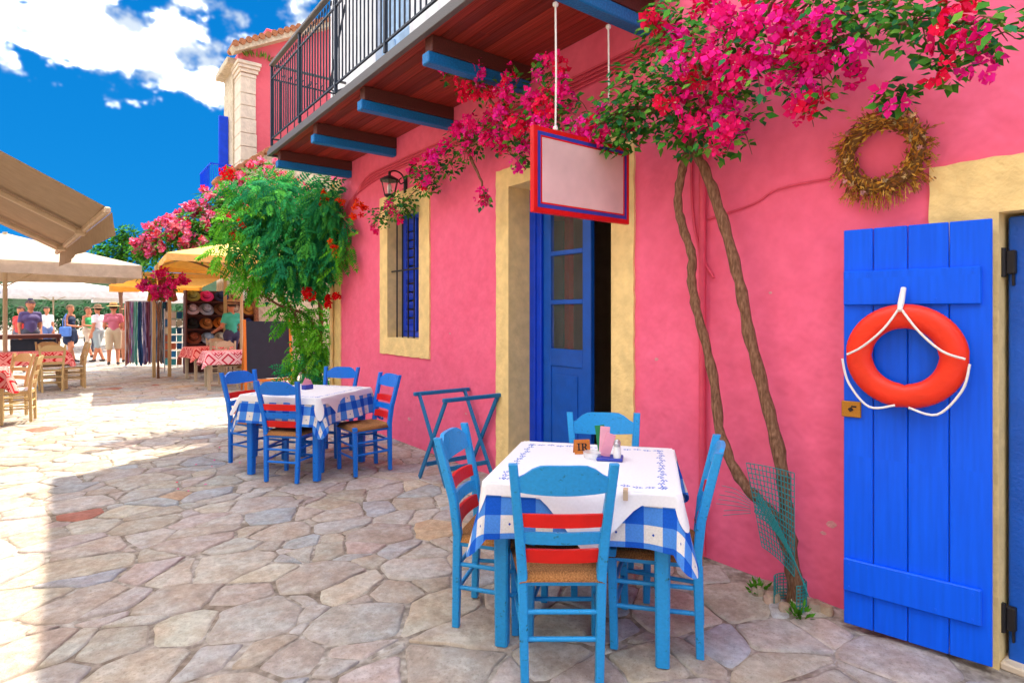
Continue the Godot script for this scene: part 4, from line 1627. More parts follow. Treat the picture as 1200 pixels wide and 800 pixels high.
func tray_stand() -> void:
	var t := thing("tray_stand", "blue folding tray stand with crossed legs against the pink wall", "tray stand", Vector3(2.84, 0.016, -4.57))
	var m: Material = mats["stand blue"]
	for s in [-1.0, 1.0]:
		var x: float = 0.27 * s
		var mb := MB.new()
		mb.bar(Vector3(x, 0.0, -0.21), Vector3(x, 0.75, 0.26), 0.020, 0.042, Vector3.RIGHT, 0.004)
		obj("leg", mb, m, t)
		mb = MB.new()
		mb.bar(Vector3(x - 0.024 * s, 0.0, 0.22), Vector3(x - 0.024 * s, 0.75, -0.26), 0.020, 0.042, Vector3.RIGHT, 0.004)
		obj("leg", mb, m, t)
	for z in [-0.26, 0.26]:
		var mb := MB.new()
		mb.span(Vector3(-0.30, 0.735, z - 0.02), Vector3(0.30, 0.77, z + 0.02), 0.006)
		obj("top_bar", mb, m, t)
	for z in [-0.135, 0.135]:
		var mb := MB.new()
		mb.span(Vector3(-0.24, 0.11, z - 0.010), Vector3(0.24, 0.15, z + 0.010), 0.004)
		obj("brace", mb, m, t)

# ------------------------------------------------------------------ things on the wall
func wall_things() -> void:
	rng.seed = 41
	# hanging sign
	var t := thing("hanging_sign", "blank pale pink sign in a red and blue frame hung from the balcony", "sign", Vector3(2.565, 2.345, -2.65))
	var hw := 0.41
	var hh := 0.252
	var mb := MB.new()
	mb.span(Vector3(-hw, -hh, -0.018), Vector3(hw, hh, 0.018), 0.004)
	obj("board", mb, mats["sign red"], t)
	for b in [[0.030, 0.022, "sign blue", 0.0195], [0.052, 0.010, "sign red", 0.0205]]:
		mb = MB.new()
		var o: float = b[0]
		var w: float = b[1]
		var z: float = b[3]
		mb.span(Vector3(-hw + o, hh - o - w, 0.0185), Vector3(hw - o, hh - o, z), 0.0)
		mb.span(Vector3(-hw + o, -hh + o, 0.0185), Vector3(hw - o, -hh + o + w, z), 0.0)
		mb.span(Vector3(-hw + o, -hh + o + w + 0.0002, 0.0185), Vector3(-hw + o + w, hh - o - w - 0.0002, z), 0.0)
		mb.span(Vector3(hw - o - w, -hh + o + w + 0.0002, 0.0185), Vector3(hw - o, hh - o - w - 0.0002, z), 0.0)
		obj("frame_band", mb, mats[b[2]], t)
	mb = MB.new()
	mb.span(Vector3(-hw + 0.0622, -hh + 0.0622, 0.0185), Vector3(hw - 0.0622, hh - 0.0622, 0.0192))
	obj("panel", mb, mats["sign panel"], t)
	for x in [-0.226, 0.228]:
		mb = MB.new()
		mb.tube([Vector3(x, hh + 0.008, 0), Vector3(x + 0.003, 0.6, 0.002), Vector3(x, 1.022, 0)], 0.006, 6)
		mb.box(Vector3(x, hh + 0.014, 0), Vector3(0.026, 0.03, 0.026), Basis(Vector3.UP, 0.5), 0.009)
		mb.box(Vector3(x, 1.008, 0), Vector3(0.03, 0.03, 0.03), Basis(Vector3.UP, 0.3), 0.009)
		obj("rope", mb, mats["rope"], t)
	# wall lanterns
	var l := lantern("black iron wall lantern under the balcony, above the barred window", Vector3(WALL, 2.83, -6.18))
	copy_of(l, "black iron wall lantern half hidden behind the hanging sign", Vector3(WALL, 2.83, -3.72), 0.0)
	wreath()
	plastic_net()

func lantern(label: String, at: Vector3) -> Node3D:
	var t := thing("wall_lantern", label, "lantern", at, 0.0, "wall lanterns")
	var x := -0.21
	var mb := MB.new()
	mb.lathe(Vector3(x, 0, 0), [Vector2(0.0, 0.245), Vector2(0.035, 0.242), Vector2(0.118, 0.195), Vector2(0.120, 0.183), Vector2(0.10, 0.183), Vector2(0.0, 0.215)], 6)
	mb.lathe(Vector3(x, 0, 0), [Vector2(0.016, 0.24), Vector2(0.016, 0.29), Vector2(0.0, 0.30)], 10)
	obj("cap", mb, mats["black iron"], t)
	mb = MB.new()
	for k in 6:
		var a := TAU * k / 6
		mb.tube([Vector3(x + cos(a) * 0.062, 0.025, sin(a) * 0.062), Vector3(x + cos(a) * 0.10, 0.186, sin(a) * 0.10)], 0.005, 5)
	mb.lathe(Vector3(x, 0, 0), [Vector2(0.0, 0.0), Vector2(0.045, 0.002), Vector2(0.068, 0.018), Vector2(0.068, 0.030), Vector2(0.0, 0.031)], 6)
	obj("cage", mb, mats["black iron"], t)
	mb = MB.new()
	for k in 6:
		var a := TAU * k / 6 + 0.04
		var b := TAU * (k + 1) / 6 - 0.04
		mb.quad(Vector3(x + cos(a) * 0.061, 0.031, sin(a) * 0.061), Vector3(x + cos(b) * 0.061, 0.031, sin(b) * 0.061), Vector3(x + cos(b) * 0.098, 0.183, sin(b) * 0.098), Vector3(x + cos(a) * 0.098, 0.183, sin(a) * 0.098), Vector3(cos((a + b) / 2), 0, sin((a + b) / 2)))
	obj("glass", mb, mats["clear glass"], t)
	mb = MB.new()
	mb.lathe(Vector3(x, 0, 0), [Vector2(0.0, 0.032), Vector2(0.018, 0.034), Vector2(0.022, 0.06), Vector2(0.026, 0.10), Vector2(0.020, 0.14), Vector2(0.0, 0.152)], 12)
	obj("bulb", mb, mats["bulb"], t)
	mb = MB.new()
	mb.tube(curve([Vector3(x, 0.285, 0), Vector3(x + 0.06, 0.31, 0), Vector3(x + 0.14, 0.29, 0), Vector3(-0.02, 0.22, 0)], 4), 0.009, 7)
	mb.tube(curve([Vector3(-0.02, 0.20, 0), Vector3(-0.07, 0.17, 0), Vector3(-0.09, 0.21, 0), Vector3(-0.06, 0.24, 0)], 4), 0.007, 6)
	obj("arm", mb, mats["black iron"], t)
	mb = MB.new()
	mb.box(Vector3(-0.010, 0.17, 0), Vector3(0.018, 0.20, 0.07), Basis.IDENTITY, 0.006)
	mb.box(Vector3(-0.020, 0.17, 0), Vector3(0.012, 0.13, 0.04), Basis.IDENTITY, 0.005)
	obj("back_plate", mb, mats["black iron"], t)
	return t

func wreath() -> void:
	var c := Vector3(WALL - 0.045, 2.265, -1.170)
	var t := thing("dried_wreath", "brown wreath of dried flowers and twigs hung on the pink wall", "wreath", c)
	var R := 0.155
	var mb := MB.new()
	var ring := []
	for i in 33:
		var a := TAU * i / 32
		ring.append(Vector3(0, sin(a) * R, cos(a) * R))
	mb.c = lin(0.20, 0.10, 0.035)
	mb.tube(ring, 0.030, 8, false)
	obj("ring_base", mb, mats["dried"], t)
	mb = MB.new()
	var cols := [lin(0.44, 0.19, 0.025), lin(0.55, 0.26, 0.03), lin(0.28, 0.10, 0.025), lin(0.58, 0.34, 0.07), lin(0.20, 0.08, 0.04)]
	for i in 1500:
		var a := rv(0, TAU)
		var b := rv(0, TAU)
		var e := Vector3(0, sin(a), cos(a))
		var rad := rv(0.015, 0.052)
		var p := e * R + (e * cos(b) + Vector3(-1, 0, 0) * sin(b)) * rad
		if p.x > 0.03:
			p.x = -p.x
		var tang := Vector3(0, cos(a), -sin(a))
		var d := (tang * rv(0.0, 1.1) + e * rv(-0.5, 1.0) + Vector3(rv(-1, 0.1), rv(-0.5, 0.1), 0) * 0.7).normalized()
		mb.c = jit(cols[rng.randi() % 5], 0.25)
		mb.leaf(p, d, rdir(), rv(0.018, 0.045), rv(0.007, 0.016), 0.3)
	obj("dried_leaves", mb, mats["dried"], t, true)
	mb = MB.new()
	for i in 95:
		var a := rv(0, TAU)
		if i > 50:
			a = rv(-2.5, -0.6)
		var e := Vector3(0, sin(a), cos(a))
		var p := e * (R + 0.02)
		var d := (e + Vector3(rv(-0.4, 0), rv(-0.9, 0.1), rv(-0.5, 0.5))).normalized()
		var L := rv(0.05, 0.10)
		mb.c = jit(cols[rng.randi() % 4], 0.2)
		mb.tube([p, p + d * L * 0.6, p + d * L + Vector3(0, -0.015, 0)], [0.0022, 0.0018, 0.001], 4, false)
		for k in 5:
			mb.leaf(p + d * L * rv(0.4, 1.0), (d + rdir() * 0.8).normalized(), rdir(), rv(0.010, 0.022), 0.007, 0.2)
	obj("twigs", mb, mats["dried"], t, true)
	for i in 15:
		mb = MB.new()
		var a := rv(0, TAU)
		var e := Vector3(0, sin(a), cos(a))
		var p := e * (R + rv(-0.03, 0.045)) + Vector3(rv(-0.055, -0.04), 0, 0)
		mb.c = jit(lin(0.62, 0.30, 0.30) if i % 3 == 0 else lin(0.66, 0.50, 0.26), 0.2)
		for k in 9:
			mb.leaf(p, (Vector3(-0.6, 0, 0) + rdir()).normalized(), rdir(), 0.017, 0.011, 0.3)
		obj("dried_flower", mb, mats["dried"], t)
	mb = MB.new()
	mb.c = lin(0.55, 0.22, 0.09)
	mb.tube([Vector3(-0.01, R + 0.02, 0.0), Vector3(0.028, R + 0.14, 0.004), Vector3(0.04, R + 0.20, 0.004)], 0.006, 6)
	obj("string", mb, mats["dried"], t)

func plastic_net() -> void:
	var t := thing("plastic_net", "torn teal plastic netting wrapped around the foot of the bougainvillea trunk", "netting", Vector3(2.94, 0, -1.56))
	# three sheets: upper panel, twisted band, collar at the foot
	var m: Material = mats["net green"]
	var panel := MB.new()
	net_sheet(panel, func(u, v): return Vector3(-0.02 + 0.02 * sin(u * 3.0), lerpf(0.70, 0.28, v) - 0.10 * v * u, lerpf(-0.20, 0.06, u) + 0.09 * v * (1.0 - u)), 13, 17)
	obj("upper_panel", panel, m, t)
	var band := MB.new()
	net_sheet(band, func(u, v): return Vector3(-0.075 + 0.05 * u, lerpf(0.47, 0.17, u) + 0.10 * v - 0.16 * u * v + 0.05 * sin(u * PI), lerpf(-0.12, 0.115, u) + 0.02 * v), 18, 7)
	obj("twisted_band", band, m, t)
	var tail := MB.new()
	for k in 7:
		var y := 0.44 + k * 0.012
		tail.tube(curve([Vector3(-0.03, y, -0.17), Vector3(-0.05, y - 0.02 + k * 0.01, -0.24), Vector3(-0.06, y + 0.03 * (k - 3) * 0.5, -0.34 + rv(-0.03, 0.04))], 3), 0.0016, 4, false)
	obj("frayed_strands", tail, m, t)
	var collar := MB.new()
	net_sheet(collar, func(u, v): return Vector3(cos(u * 4.4 + 1.0) * -0.075 + 0.0, lerpf(0.15, 0.018, v), 0.03 + sin(u * 4.4 + 1.0) * -0.075), 18, 8)
	obj("collar", collar, m, t)

func net_sheet(mb: MB, f: Callable, nu: int, nv: int) -> void:
	for i in nu + 1:
		var p := []
		for j in nv * 2 + 1:
			p.append(f.call(float(i) / nu, float(j) / (nv * 2)))
		mb.tube(p, 0.0028, 4, false)
	for j in nv + 1:
		var p := []
		for i in nu * 2 + 1:
			p.append(f.call(float(i) / (nu * 2), float(j) / nv))
		mb.tube(p, 0.0028, 4, false)

# ------------------------------------------------------------------ plants
func leaf_cloud(mb: MB, c: Vector3, r: Vector3, n: int, l0: float, l1: float, cols: Array, droop := 0.4, wide := 0.62) -> void:
	for i in n:
		var d := rdir() * pow(rng.randf(), 0.42)
		var p := c + Vector3(d.x * r.x, d.y * r.y, d.z * r.z)
		if p.x > WALL - 0.03 and p.z > -8.7:
			p.x = WALL - 0.03 - rv(0, 0.04)
		var up := (Vector3.UP * 1.0 + Vector3(-0.6, 0, 0.25) + rdir() * 0.75).normalized()
		var dir := (rdir() + d * 0.8 + Vector3.DOWN * droop)
		dir = (dir - up * dir.dot(up) * 0.8).normalized()
		var l := rv(l0, l1)
		mb.c = jit(cols[rng.randi() % cols.size()], 0.22)
		mb.leaf(p, dir, up, l, l * wide, 0.22, 0.38)

func bract(mb: MB, p: Vector3, dir: Vector3, s: float, c: Color) -> void:
	# three papery bracts round a tiny cream flower
	var a := dir.cross(Vector3.UP if absf(dir.y) < 0.9 else Vector3.RIGHT).normalized()
	var b := dir.cross(a)
	var t0 := rv(0, TAU)
	for k in 3:
		var t := t0 + TAU * k / 3 + rv(-0.2, 0.2)
		var o := a * cos(t) + b * sin(t)
		mb.c = jit(c, 0.16)
		mb.leaf(p, (o * 0.85 + dir * 0.55).normalized(), (dir - o * 0.5).normalized(), s * rv(0.85, 1.15), s * 0.9, -0.18, 0.52)
	mb.c = lin(0.80, 0.70, 0.52)
	mb.leaf(p + dir * s * 0.1, (dir + rdir() * 0.2).normalized(), a, s * 0.42, s * 0.16, 0.1, 0.8)

func flower_cluster(parent: Node3D, c: Vector3, r: float, n: int, cols: Array, s0: float) -> void:
	var mb := MB.new()
	var base: Color = cols[rng.randi() % cols.size()]
	mb.xf.origin = Vector3.ZERO
	for i in n:
		var d := rdir()
		var out := (d + Vector3(-0.55, 0.1, 0.35)).normalized()
		var p := d * r * pow(rng.randf(), 0.4)
		bract(mb, p, out, s0 * rv(0.65, 1.4), base)
	var o := obj("flower_cluster", mb, mats["petals"], parent)
	var q := c
	if q.z > -8.6 and q.x > WALL - r - 0.03:
		q.x = WALL - r - 0.03
	o.position = q - parent.position

func bougainvillea() -> void:
	rng.seed = 101
	var t := thing("bougainvillea", "old magenta bougainvillea trained up the pink wall and over the doorway", "climbing plant", Vector3(2.965, 0.0, -1.53))
	var A := [[3.0, 0.0, -1.535], [3.0, 0.25, -1.555], [3.0, 0.467, -1.581], [3.0, 0.728, -1.613], [3.01, 1.032, -1.698], [3.0, 1.35, -1.782], [2.99, 1.681, -1.844], [2.98, 2.051, -1.95], [2.97, 2.312, -2.04], [2.95, 2.475, -2.121], [2.9, 2.65, -2.18]]
	var B := [[2.975, 0.0, -1.50], [2.97, 0.212, -1.53], [2.96, 0.446, -1.64], [2.96, 0.571, -1.80], [2.96, 0.809, -1.94], [2.98, 1.144, -2.006], [2.97, 1.49, -2.098], [2.98, 1.70, -2.15], [2.97, 1.848, -2.14], [2.98, 2.02, -2.21], [2.98, 2.169, -2.25], [2.96, 2.345, -2.212], [2.93, 2.47, -2.133], [2.88, 2.66, -2.05]]
	for s in [[A, 0.036, 0.026], [B, 0.030, 0.024]]:
		var pts := []
		for p in s[0]:
			pts.append(Vector3(p[0], p[1], p[2]))
		pts = curve(pts, 6)
		var rr := []
		for i in pts.size():
			pts[i] += Vector3(rv(-1, 1), 0, rv(-1, 1)) * 0.0035
			rr.append(lerpf(s[1], s[2], float(i) / pts.size()) * (1 + 0.12 * sin(i * 1.7) + rv(-0.07, 0.07)))
		var mb := MB.new()
		mb.tube(pts, rr, 12)
		wpart("trunk", mb, mats["bark"], t)
	# limbs that carry the crown
	var limbs := [[[2.92, 2.6, -2.13], [2.85, 2.75, -1.8], [2.8, 2.72, -1.45], [2.78, 2.74, -1.1], [2.72, 2.62, -0.78], [2.7, 2.55, -0.62]], [[2.9, 2.62, -2.13], [2.82, 2.78, -2.45], [2.75, 2.72, -2.8], [2.72, 2.92, -3.2], [2.78, 2.98, -3.8], [2.88, 2.98, -4.5], [2.93, 2.88, -5.2], [2.96, 2.72, -5.95], [2.92, 2.66, -6.5]], [[2.9, 2.64, -2.1], [2.83, 3.0, -2.15], [2.8, 3.3, -2.2]], [[2.77, 3.0, -3.75], [2.7, 3.35, -4.0], [2.62, 3.62, -4.45]], [[2.84, 2.8, -1.75], [2.82, 3.0, -1.6], [2.8, 3.1, -1.5]], [[2.88, 2.95, -4.45], [2.94, 2.72, -4.35], [2.97, 2.46, -4.27]]]
	for L in limbs:
		var pts := []
		for p in L:
			pts.append(Vector3(p[0], p[1], p[2]))
		pts = curve(pts, 6)
		var rr := []
		for i in pts.size():
			rr.append(lerpf(0.018, 0.003, float(i) / pts.size()))
			pts[i] += rdir() * 0.008
		var mb := MB.new()
		mb.tube(pts, rr, 7)
		wpart("limb", mb, mats["bark"], t)
	# [x, y, z, radius, leaves, clusters, flowers each]
	var blobs := [
		[2.75, 2.72, -2.71, 0.20, 130, 4, 9], [2.73, 2.66, -2.50, 0.17, 210, 0, 0], [2.72, 2.93, -3.03, 0.16, 90, 5, 8], [2.75, 2.80, -2.32, 0.24, 420, 1, 5], [2.72, 2.66, -2.95, 0.14, 40, 5, 9],
		[2.80, 2.84, -1.95, 0.27, 230, 8, 9], [2.85, 2.52, -1.82, 0.19, 110, 7, 10], [2.84, 2.55, -2.10, 0.15, 150, 2, 5], [2.80, 2.81, -1.60, 0.25, 90, 14, 11], [2.85, 2.67, -1.37, 0.17, 60, 8, 10],
		[2.90, 2.50, -1.38, 0.10, 15, 3, 8], [2.80, 2.80, -1.18, 0.18, 200, 3, 7], [2.75, 2.70, -0.88, 0.17, 190, 2, 6], [2.70, 2.54, -0.67, 0.12, 90, 4, 8], [2.80, 3.16, -2.18, 0.20, 190, 4, 8],
		[2.72, 2.46, -0.80, 0.08, 50, 1, 5], [2.80, 3.05, -1.72, 0.22, 70, 9, 10], [2.80, 3.02, -1.25, 0.22, 170, 4, 7], [2.85, 2.44, -1.02, 0.07, 45, 2, 3],
		[2.80, 2.97, -3.78, 0.22, 90, 12, 10], [2.70, 3.36, -4.02, 0.18, 60, 8, 9], [2.74, 3.2, -3.55, 0.15, 50, 5, 8], [2.65, 3.60, -4.38, 0.10, 30, 1, 5], [2.85, 2.76, -3.62, 0.12, 55, 3, 6], [2.90, 2.96, -4.90, 0.17, 110, 5, 8],
		[2.94, 2.86, -5.32, 0.16, 130, 3, 7], [2.97, 2.70, -5.95, 0.18, 170, 3, 6], [2.95, 2.50, -4.27, 0.07, 14, 2, 7], [2.90, 3.06, -4.50, 0.18, 120, 5, 8], [2.92, 2.65, -6.42, 0.15, 90, 1, 6], [2.78, 2.92, -3.35, 0.17, 70, 7, 9], [2.66, 3.15, -3.1, 0.14, 60, 5, 8],
		[2.86, 3.1, -4.2, 0.12, 50, 4, 7], [2.93, 2.98, -5.55, 0.10, 40, 3, 6],
	]
	var greens := [lin(0.05, 0.21, 0.035), lin(0.08, 0.28, 0.04), lin(0.035, 0.17, 0.07), lin(0.15, 0.34, 0.05)]
	var mags := [lin(0.94, 0.020, 0.30), lin(0.94, 0.020, 0.22), lin(0.92, 0.024, 0.40), lin(0.94, 0.018, 0.10), lin(0.90, 0.014, 0.28)]
	var leaves := MB.new()
	leaves.xf.origin = -t.position
	var twigs := MB.new()
	twigs.xf.origin = -t.position
	for b in blobs:
		var c := Vector3(b[0], b[1], b[2])
		var r: float = b[3]
		leaf_cloud(leaves, c, Vector3(r * 1.05, r, r * 1.1), int(b[4] * 1.25), 0.036, 0.07, greens)
		for k in int(b[5] * 1.0 + 0.3):
			var d := rdir() * pow(rng.randf(), 0.4)
			if d.x > 0.3:
				d.x = -d.x
			flower_cluster(t, c + d * r * 1.08, rv(0.045, 0.075), int(b[6] * 1.5), mags, 0.037)
		for k in int(3 + r * 18):
			var p := c + rdir() * r * 0.4
			var q := p + (rdir() + Vector3.DOWN * 0.2).normalized() * r * rv(0.5, 1.1)
			if q.x > WALL - 0.02:
				q.x = WALL - 0.02
			twigs.tube([p, (p + q) * 0.5 + Vector3(0, 0.02, 0), q], [0.004, 0.003, 0.0015], 4, false)
	obj("leaves", leaves, mats["leaves"], t, true)
	obj("twigs", twigs, mats["bark"], t, true)
	# seedlings at the foot
	for s in [[2.96, -1.72, "small green seedling growing left of the netted trunk at the wall foot"], [2.87, -1.45, "small green seedling growing right of the netted trunk at the wall foot"]]:
		var mb := MB.new()
		for i in 42:
			var d := rdir()
			d.y = absf(d.y)
			mb.c = jit(lin(0.07, 0.22, 0.02), 0.25)
			mb.leaf(Vector3(0, 0.0, 0) + d * rv(0.0, 0.055), (d + Vector3.UP * 0.5).normalized(), rdir(), rv(0.025, 0.05), rv(0.014, 0.022), 0.2)
		one("seedling", mb, mats["leaves"], s[2], "plant", Vector3(s[0], 0.015, s[1]), "seedlings at the wall foot")
	for k in 9:
		var mb := MB.new()
		mb.c = jit(lin(0.55, 0.45, 0.36), 0.15)
		var s := rv(0.025, 0.05)
		var poly := PackedVector2Array()
		for i in 6:
			var a := TAU * i / 6
			poly.append(Vector2(cos(a), sin(a)) * s * rv(0.7, 1.2))
		stone(mb, poly, mb.c, rv(0.03, 0.05))
		fix_winding(mb)
		one("loose_stone", mb, mats["flag"], "pale loose stone at the foot of the netted trunk", "stone", Vector3(2.98 + rv(-0.10, 0.08), 0.0, -1.52 + rv(-0.22, 0.14)), "loose stones round the trunk")
	# petals blown over the paving
	var mb := MB.new()
	for i in 9:
		mb.c = jit(mags[rng.randi() % 5], 0.2)
		var p := Vector3(rv(0.6, 1.4), 0.018, rv(-7.6, -5.2))
		mb.leaf(p, Vector3(rv(-1, 1), 0, rv(-1, 1)).normalized(), Vector3.UP, rv(0.02, 0.035), 0.022, -0.2)
	var o := structure("fallen_petals", mb, mats["petals"])
	o.set_meta("kind", "stuff")
	o.set_meta("label", "scattered magenta petals lying on the paving")

func frond(mb: MB, p: Vector3, dir: Vector3, up: Vector3, L: float, cols: Array) -> void:
	# a compound leaf: paired leaflets along a drooping stalk
	var pos := p
	var d := dir
	var n := 6
	var c: Color = cols[rng.randi() % cols.size()]
	for i in n:
		d = (d + Vector3.DOWN * 0.10).normalized()
		pos += d * L / n
		var s := d.cross(up).normalized()
		for sg in [-1.0, 1.0]:
			mb.c = jit(c, 0.18)
			var l := L * 0.34 * (1.0 - 0.35 * absf(i - 2.2) / 4.0)
			mb.leaf(pos, (s * sg * 0.9 + d * 0.5 + Vector3.DOWN * 0.28).normalized(), (up + s * sg * 0.2 + rdir() * 0.15).normalized(), l, l * 0.42, 0.18, 0.36)
	mb.c = jit(c, 0.18)
	mb.leaf(pos, d, up, L * 0.36, L * 0.15, 0.18, 0.36)

func trumpet(mb: MB, p: Vector3, dir: Vector3, s: float, c: Color) -> void:
	var a := dir.cross(Vector3.UP if absf(dir.y) < 0.9 else Vector3.RIGHT).normalized()
	var b := dir.cross(a)
	mb.c = jit(c, 0.1)
	mb.tube([p, p + dir * s * 1.1, p + dir * s * 1.6], [s * 0.10, s * 0.2, s * 0.42], 7, false)
	for k in 5:
		var t := TAU * k / 5
		var o := a * cos(t) + b * sin(t)
		mb.c = jit(c, 0.12)
		mb.leaf(p + dir * s * 1.5 + o * s * 0.3, (o + dir * 0.15).normalized(), dir, s * 0.75, s * 0.7, -0.1, 0.5)

func vine() -> void:
	rng.seed = 202
	var t := thing("trumpet_vine", "dense green climbing vine with orange and red flowers at the corner of the pink house", "climbing plant", Vector3(3.0, 0, -9.0))
	var paths := [[[3.05, 0, -8.95, 0.05], [3.06, 0.7, -8.9, 0.048], [3.08, 1.4, -8.85, 0.045], [3.0, 2.0, -8.8, 0.04], [2.8, 2.6, -8.75, 0.03], [2.6, 3.1, -8.7, 0.015]], [[2.92, 0, -9.1, 0.04], [2.9, 0.8, -9.1, 0.038], [2.75, 1.5, -9.05, 0.034], [2.45, 1.9, -8.95, 0.028], [2.2, 2.3, -8.9, 0.016]], [[3.06, 1.2, -8.87, 0.03], [2.85, 1.5, -8.9, 0.028], [2.5, 1.62, -8.9, 0.022], [2.2, 1.8, -8.9, 0.012]], [[3.0, 2.0, -8.8, 0.03], [3.0, 2.6, -8.5, 0.022], [2.98, 2.9, -8.0, 0.012], [2.98, 2.7, -7.5, 0.006]]]
	for P in paths:
		var pts := []
		var rr := []
		for p in P:
			pts.append(Vector3(p[0], p[1], p[2]))
		pts = curve(pts, 5)
		for i in pts.size():
			rr.append(lerpf(P[0][3], P[P.size() - 1][3], float(i) / pts.size()) * rv(0.9, 1.1))
			pts[i] += rdir() * 0.01
		var mb := MB.new()
		mb.tube(pts, rr, 9)
		wpart("stem", mb, mats["bark"], t)
	var teal := [lin(0.022, 0.23, 0.07), lin(0.035, 0.29, 0.07), lin(0.018, 0.19, 0.08), lin(0.07, 0.34, 0.05)]
	var bright := [lin(0.09, 0.34, 0.02), lin(0.14, 0.42, 0.03), lin(0.05, 0.24, 0.03)]
	var mb := MB.new()
	mb.xf.origin = -t.position
	# [x, y, z, rx, ry, rz, fronds, palette]
	for b in [[2.62, 2.95, -8.75, 0.62, 0.58, 0.42, 420, teal], [2.40, 2.55, -8.80, 0.48, 0.46, 0.36, 270, teal], [2.85, 2.45, -8.50, 0.30, 0.48, 0.45, 240, teal], [2.88, 2.95, -8.2, 0.24, 0.42, 0.40, 170, teal], [2.62, 2.25, -8.5, 0.45, 0.3, 0.3, 160, teal], [2.30, 3.25, -8.80, 0.40, 0.26, 0.30, 100, teal], [1.98, 2.75, -8.9, 0.28, 0.40, 0.3, 75, bright], [2.7, 2.05, -8.85, 0.55, 0.22, 0.35, 130, teal], [2.25, 2.05, -8.9, 0.35, 0.22, 0.3, 85, bright], [2.98, 2.7, -8.0, 0.14, 0.40, 0.42, 75, teal], [2.98, 2.35, -7.75, 0.10, 0.30, 0.3, 26, bright], [1.95, 3.32, -8.95, 0.22, 0.14, 0.2, 30, teal], [2.9, 0.85, -8.85, 0.25, 0.34, 0.25, 110, bright], [2.75, 0.50, -8.75, 0.32, 0.30, 0.25, 100, teal], [2.98, 1.18, -8.75, 0.16, 0.25, 0.25, 70, bright], [2.75, 1.55, -8.95, 0.40, 0.22, 0.22, 70, bright], [1.85, 2.35, -9.0, 0.28, 0.2, 0.25, 40, bright], [3.0, 3.2, -8.3, 0.12, 0.15, 0.4, 30, teal]]:
		for i in b[6]:
			var d := rdir() * pow(rng.randf(), 0.38)
			if d.z < -0.3:
				d.z *= 0.6
			var p := Vector3(b[0] + d.x * b[3], b[1] + d.y * b[4], b[2] + d.z * b[5])
			if p.x > WALL - 0.05 and p.z > -8.75:
				p.x = WALL - 0.06
			var up := (Vector3(-0.5, 0.8, 0.7) + rdir() * 0.6).normalized()
			var dir := (d + rdir() * 0.7 + Vector3.DOWN * 0.45)
			dir = (dir - up * dir.dot(up) * 0.7).normalized()
			if p.x > WALL - 0.25 and p.z > -8.7:
				dir.x = minf(dir.x, 0.0)
			frond(mb, p, dir, up, rv(0.16, 0.27), b[7])
	obj("leaves", mb, mats["leaves"], t, true)
	# bunches: red heads and orange trumpets
	var reds := [lin(0.80, 0.012, 0.012), lin(0.72, 0.008, 0.03)]
	for f in [[1.78, 3.42, -8.8, 0.11], [2.75, 1.78, -8.35, 0.11], [3.0, 1.72, -8.3, 0.05], [2.98, 1.63, -8.25, 0.05], [3.05, 1.75, -8.1, 0.05], [2.05, 2.95, -8.9, 0.06], [1.9, 2.6, -8.9, 0.07]]:
		mb = MB.new()
		for i in int(f[3] * 420):
			var d := (rdir() + Vector3(-0.3, 0.2, 0.3)).normalized()
			var p: Vector3 = d * f[3] * rv(0.6, 1.0)
			for k in 5:
				mb.c = jit(reds[k % 2], 0.12)
				mb.leaf(p, (d * 0.4 + rdir()).normalized(), d, 0.035, 0.03, -0.1, 0.55)
		var o := obj("flower_head", mb, mats["petals"], t)
		o.position = Vector3(f[0], f[1], f[2]) - t.position
	for f in [[2.92, 3.05, -8.2], [2.98, 2.97, -7.75], [2.90, 3.12, -8.05], [2.97, 2.75, -7.2], [2.96, 2.82, -7.0], [2.97, 2.38, -7.85], [2.96, 2.3, -7.75], [2.96, 2.88, -7.12], [2.95, 2.45, -7.9], [2.0, 2.75, -8.8]]:
		mb = MB.new()
		for i in 4:
			trumpet(mb, rdir() * 0.05, (rdir() * 0.7 + Vector3(-0.7, 0.1, 0.6)).normalized(), rv(0.035, 0.05), lin(0.85, 0.10, 0.012) if i % 2 else lin(0.80, 0.03, 0.012))
		var o := obj("trumpet_flowers", mb, mats["petals"], t)
		o.position = Vector3(f[0], f[1], f[2]) - t.position

func shrub(called: String, label: String, at: Vector3, blobs: Array, greens: Array, flowers: Array, ls: Array, category := "tree", girth := 1.0) -> void:
	var t := thing(called, label, category, at)
	var mb := MB.new()
	for b in blobs:
		var e := Vector3(b[0], b[1], b[2])
		var rr := []
		for i in 9:
			rr.append(lerpf(0.052, 0.012, i / 8.0) * girth)
		mb.tube(curve([Vector3(rv(-0.06, 0.06), 0, rv(-0.06, 0.06)) * girth, Vector3(e.x * 0.10, e.y * 0.72, e.z * 0.10), e], 4), rr, 7)
	obj("trunk", mb, mats["bark"], t)
	mb = MB.new()
	for b in blobs:
		leaf_cloud(mb, Vector3(b[0], b[1], b[2]), Vector3(b[3], b[3] * 0.85, b[3]), b[4], ls[0], ls[1], greens, 0.1, ls[2])
	obj("crown", mb, mats["leaves"], t, true)
	for b in blobs:
		for k in b[5]:
			var d := (rdir() + Vector3(-0.25, 0.35, 0.55)).normalized() * rv(0.75, 1.08)
			mb = MB.new()
			for i in 22:
				bract(mb, rdir() * 0.13 * rng.randf(), (rdir() + Vector3(-0.3, 0.3, 0.4)).normalized(), 0.08, flowers[rng.randi() % flowers.size()])
			var o := obj("flower_cluster", mb, mats["petals"], t)
			o.position = Vector3(b[0], b[1], b[2]) + d * b[3]

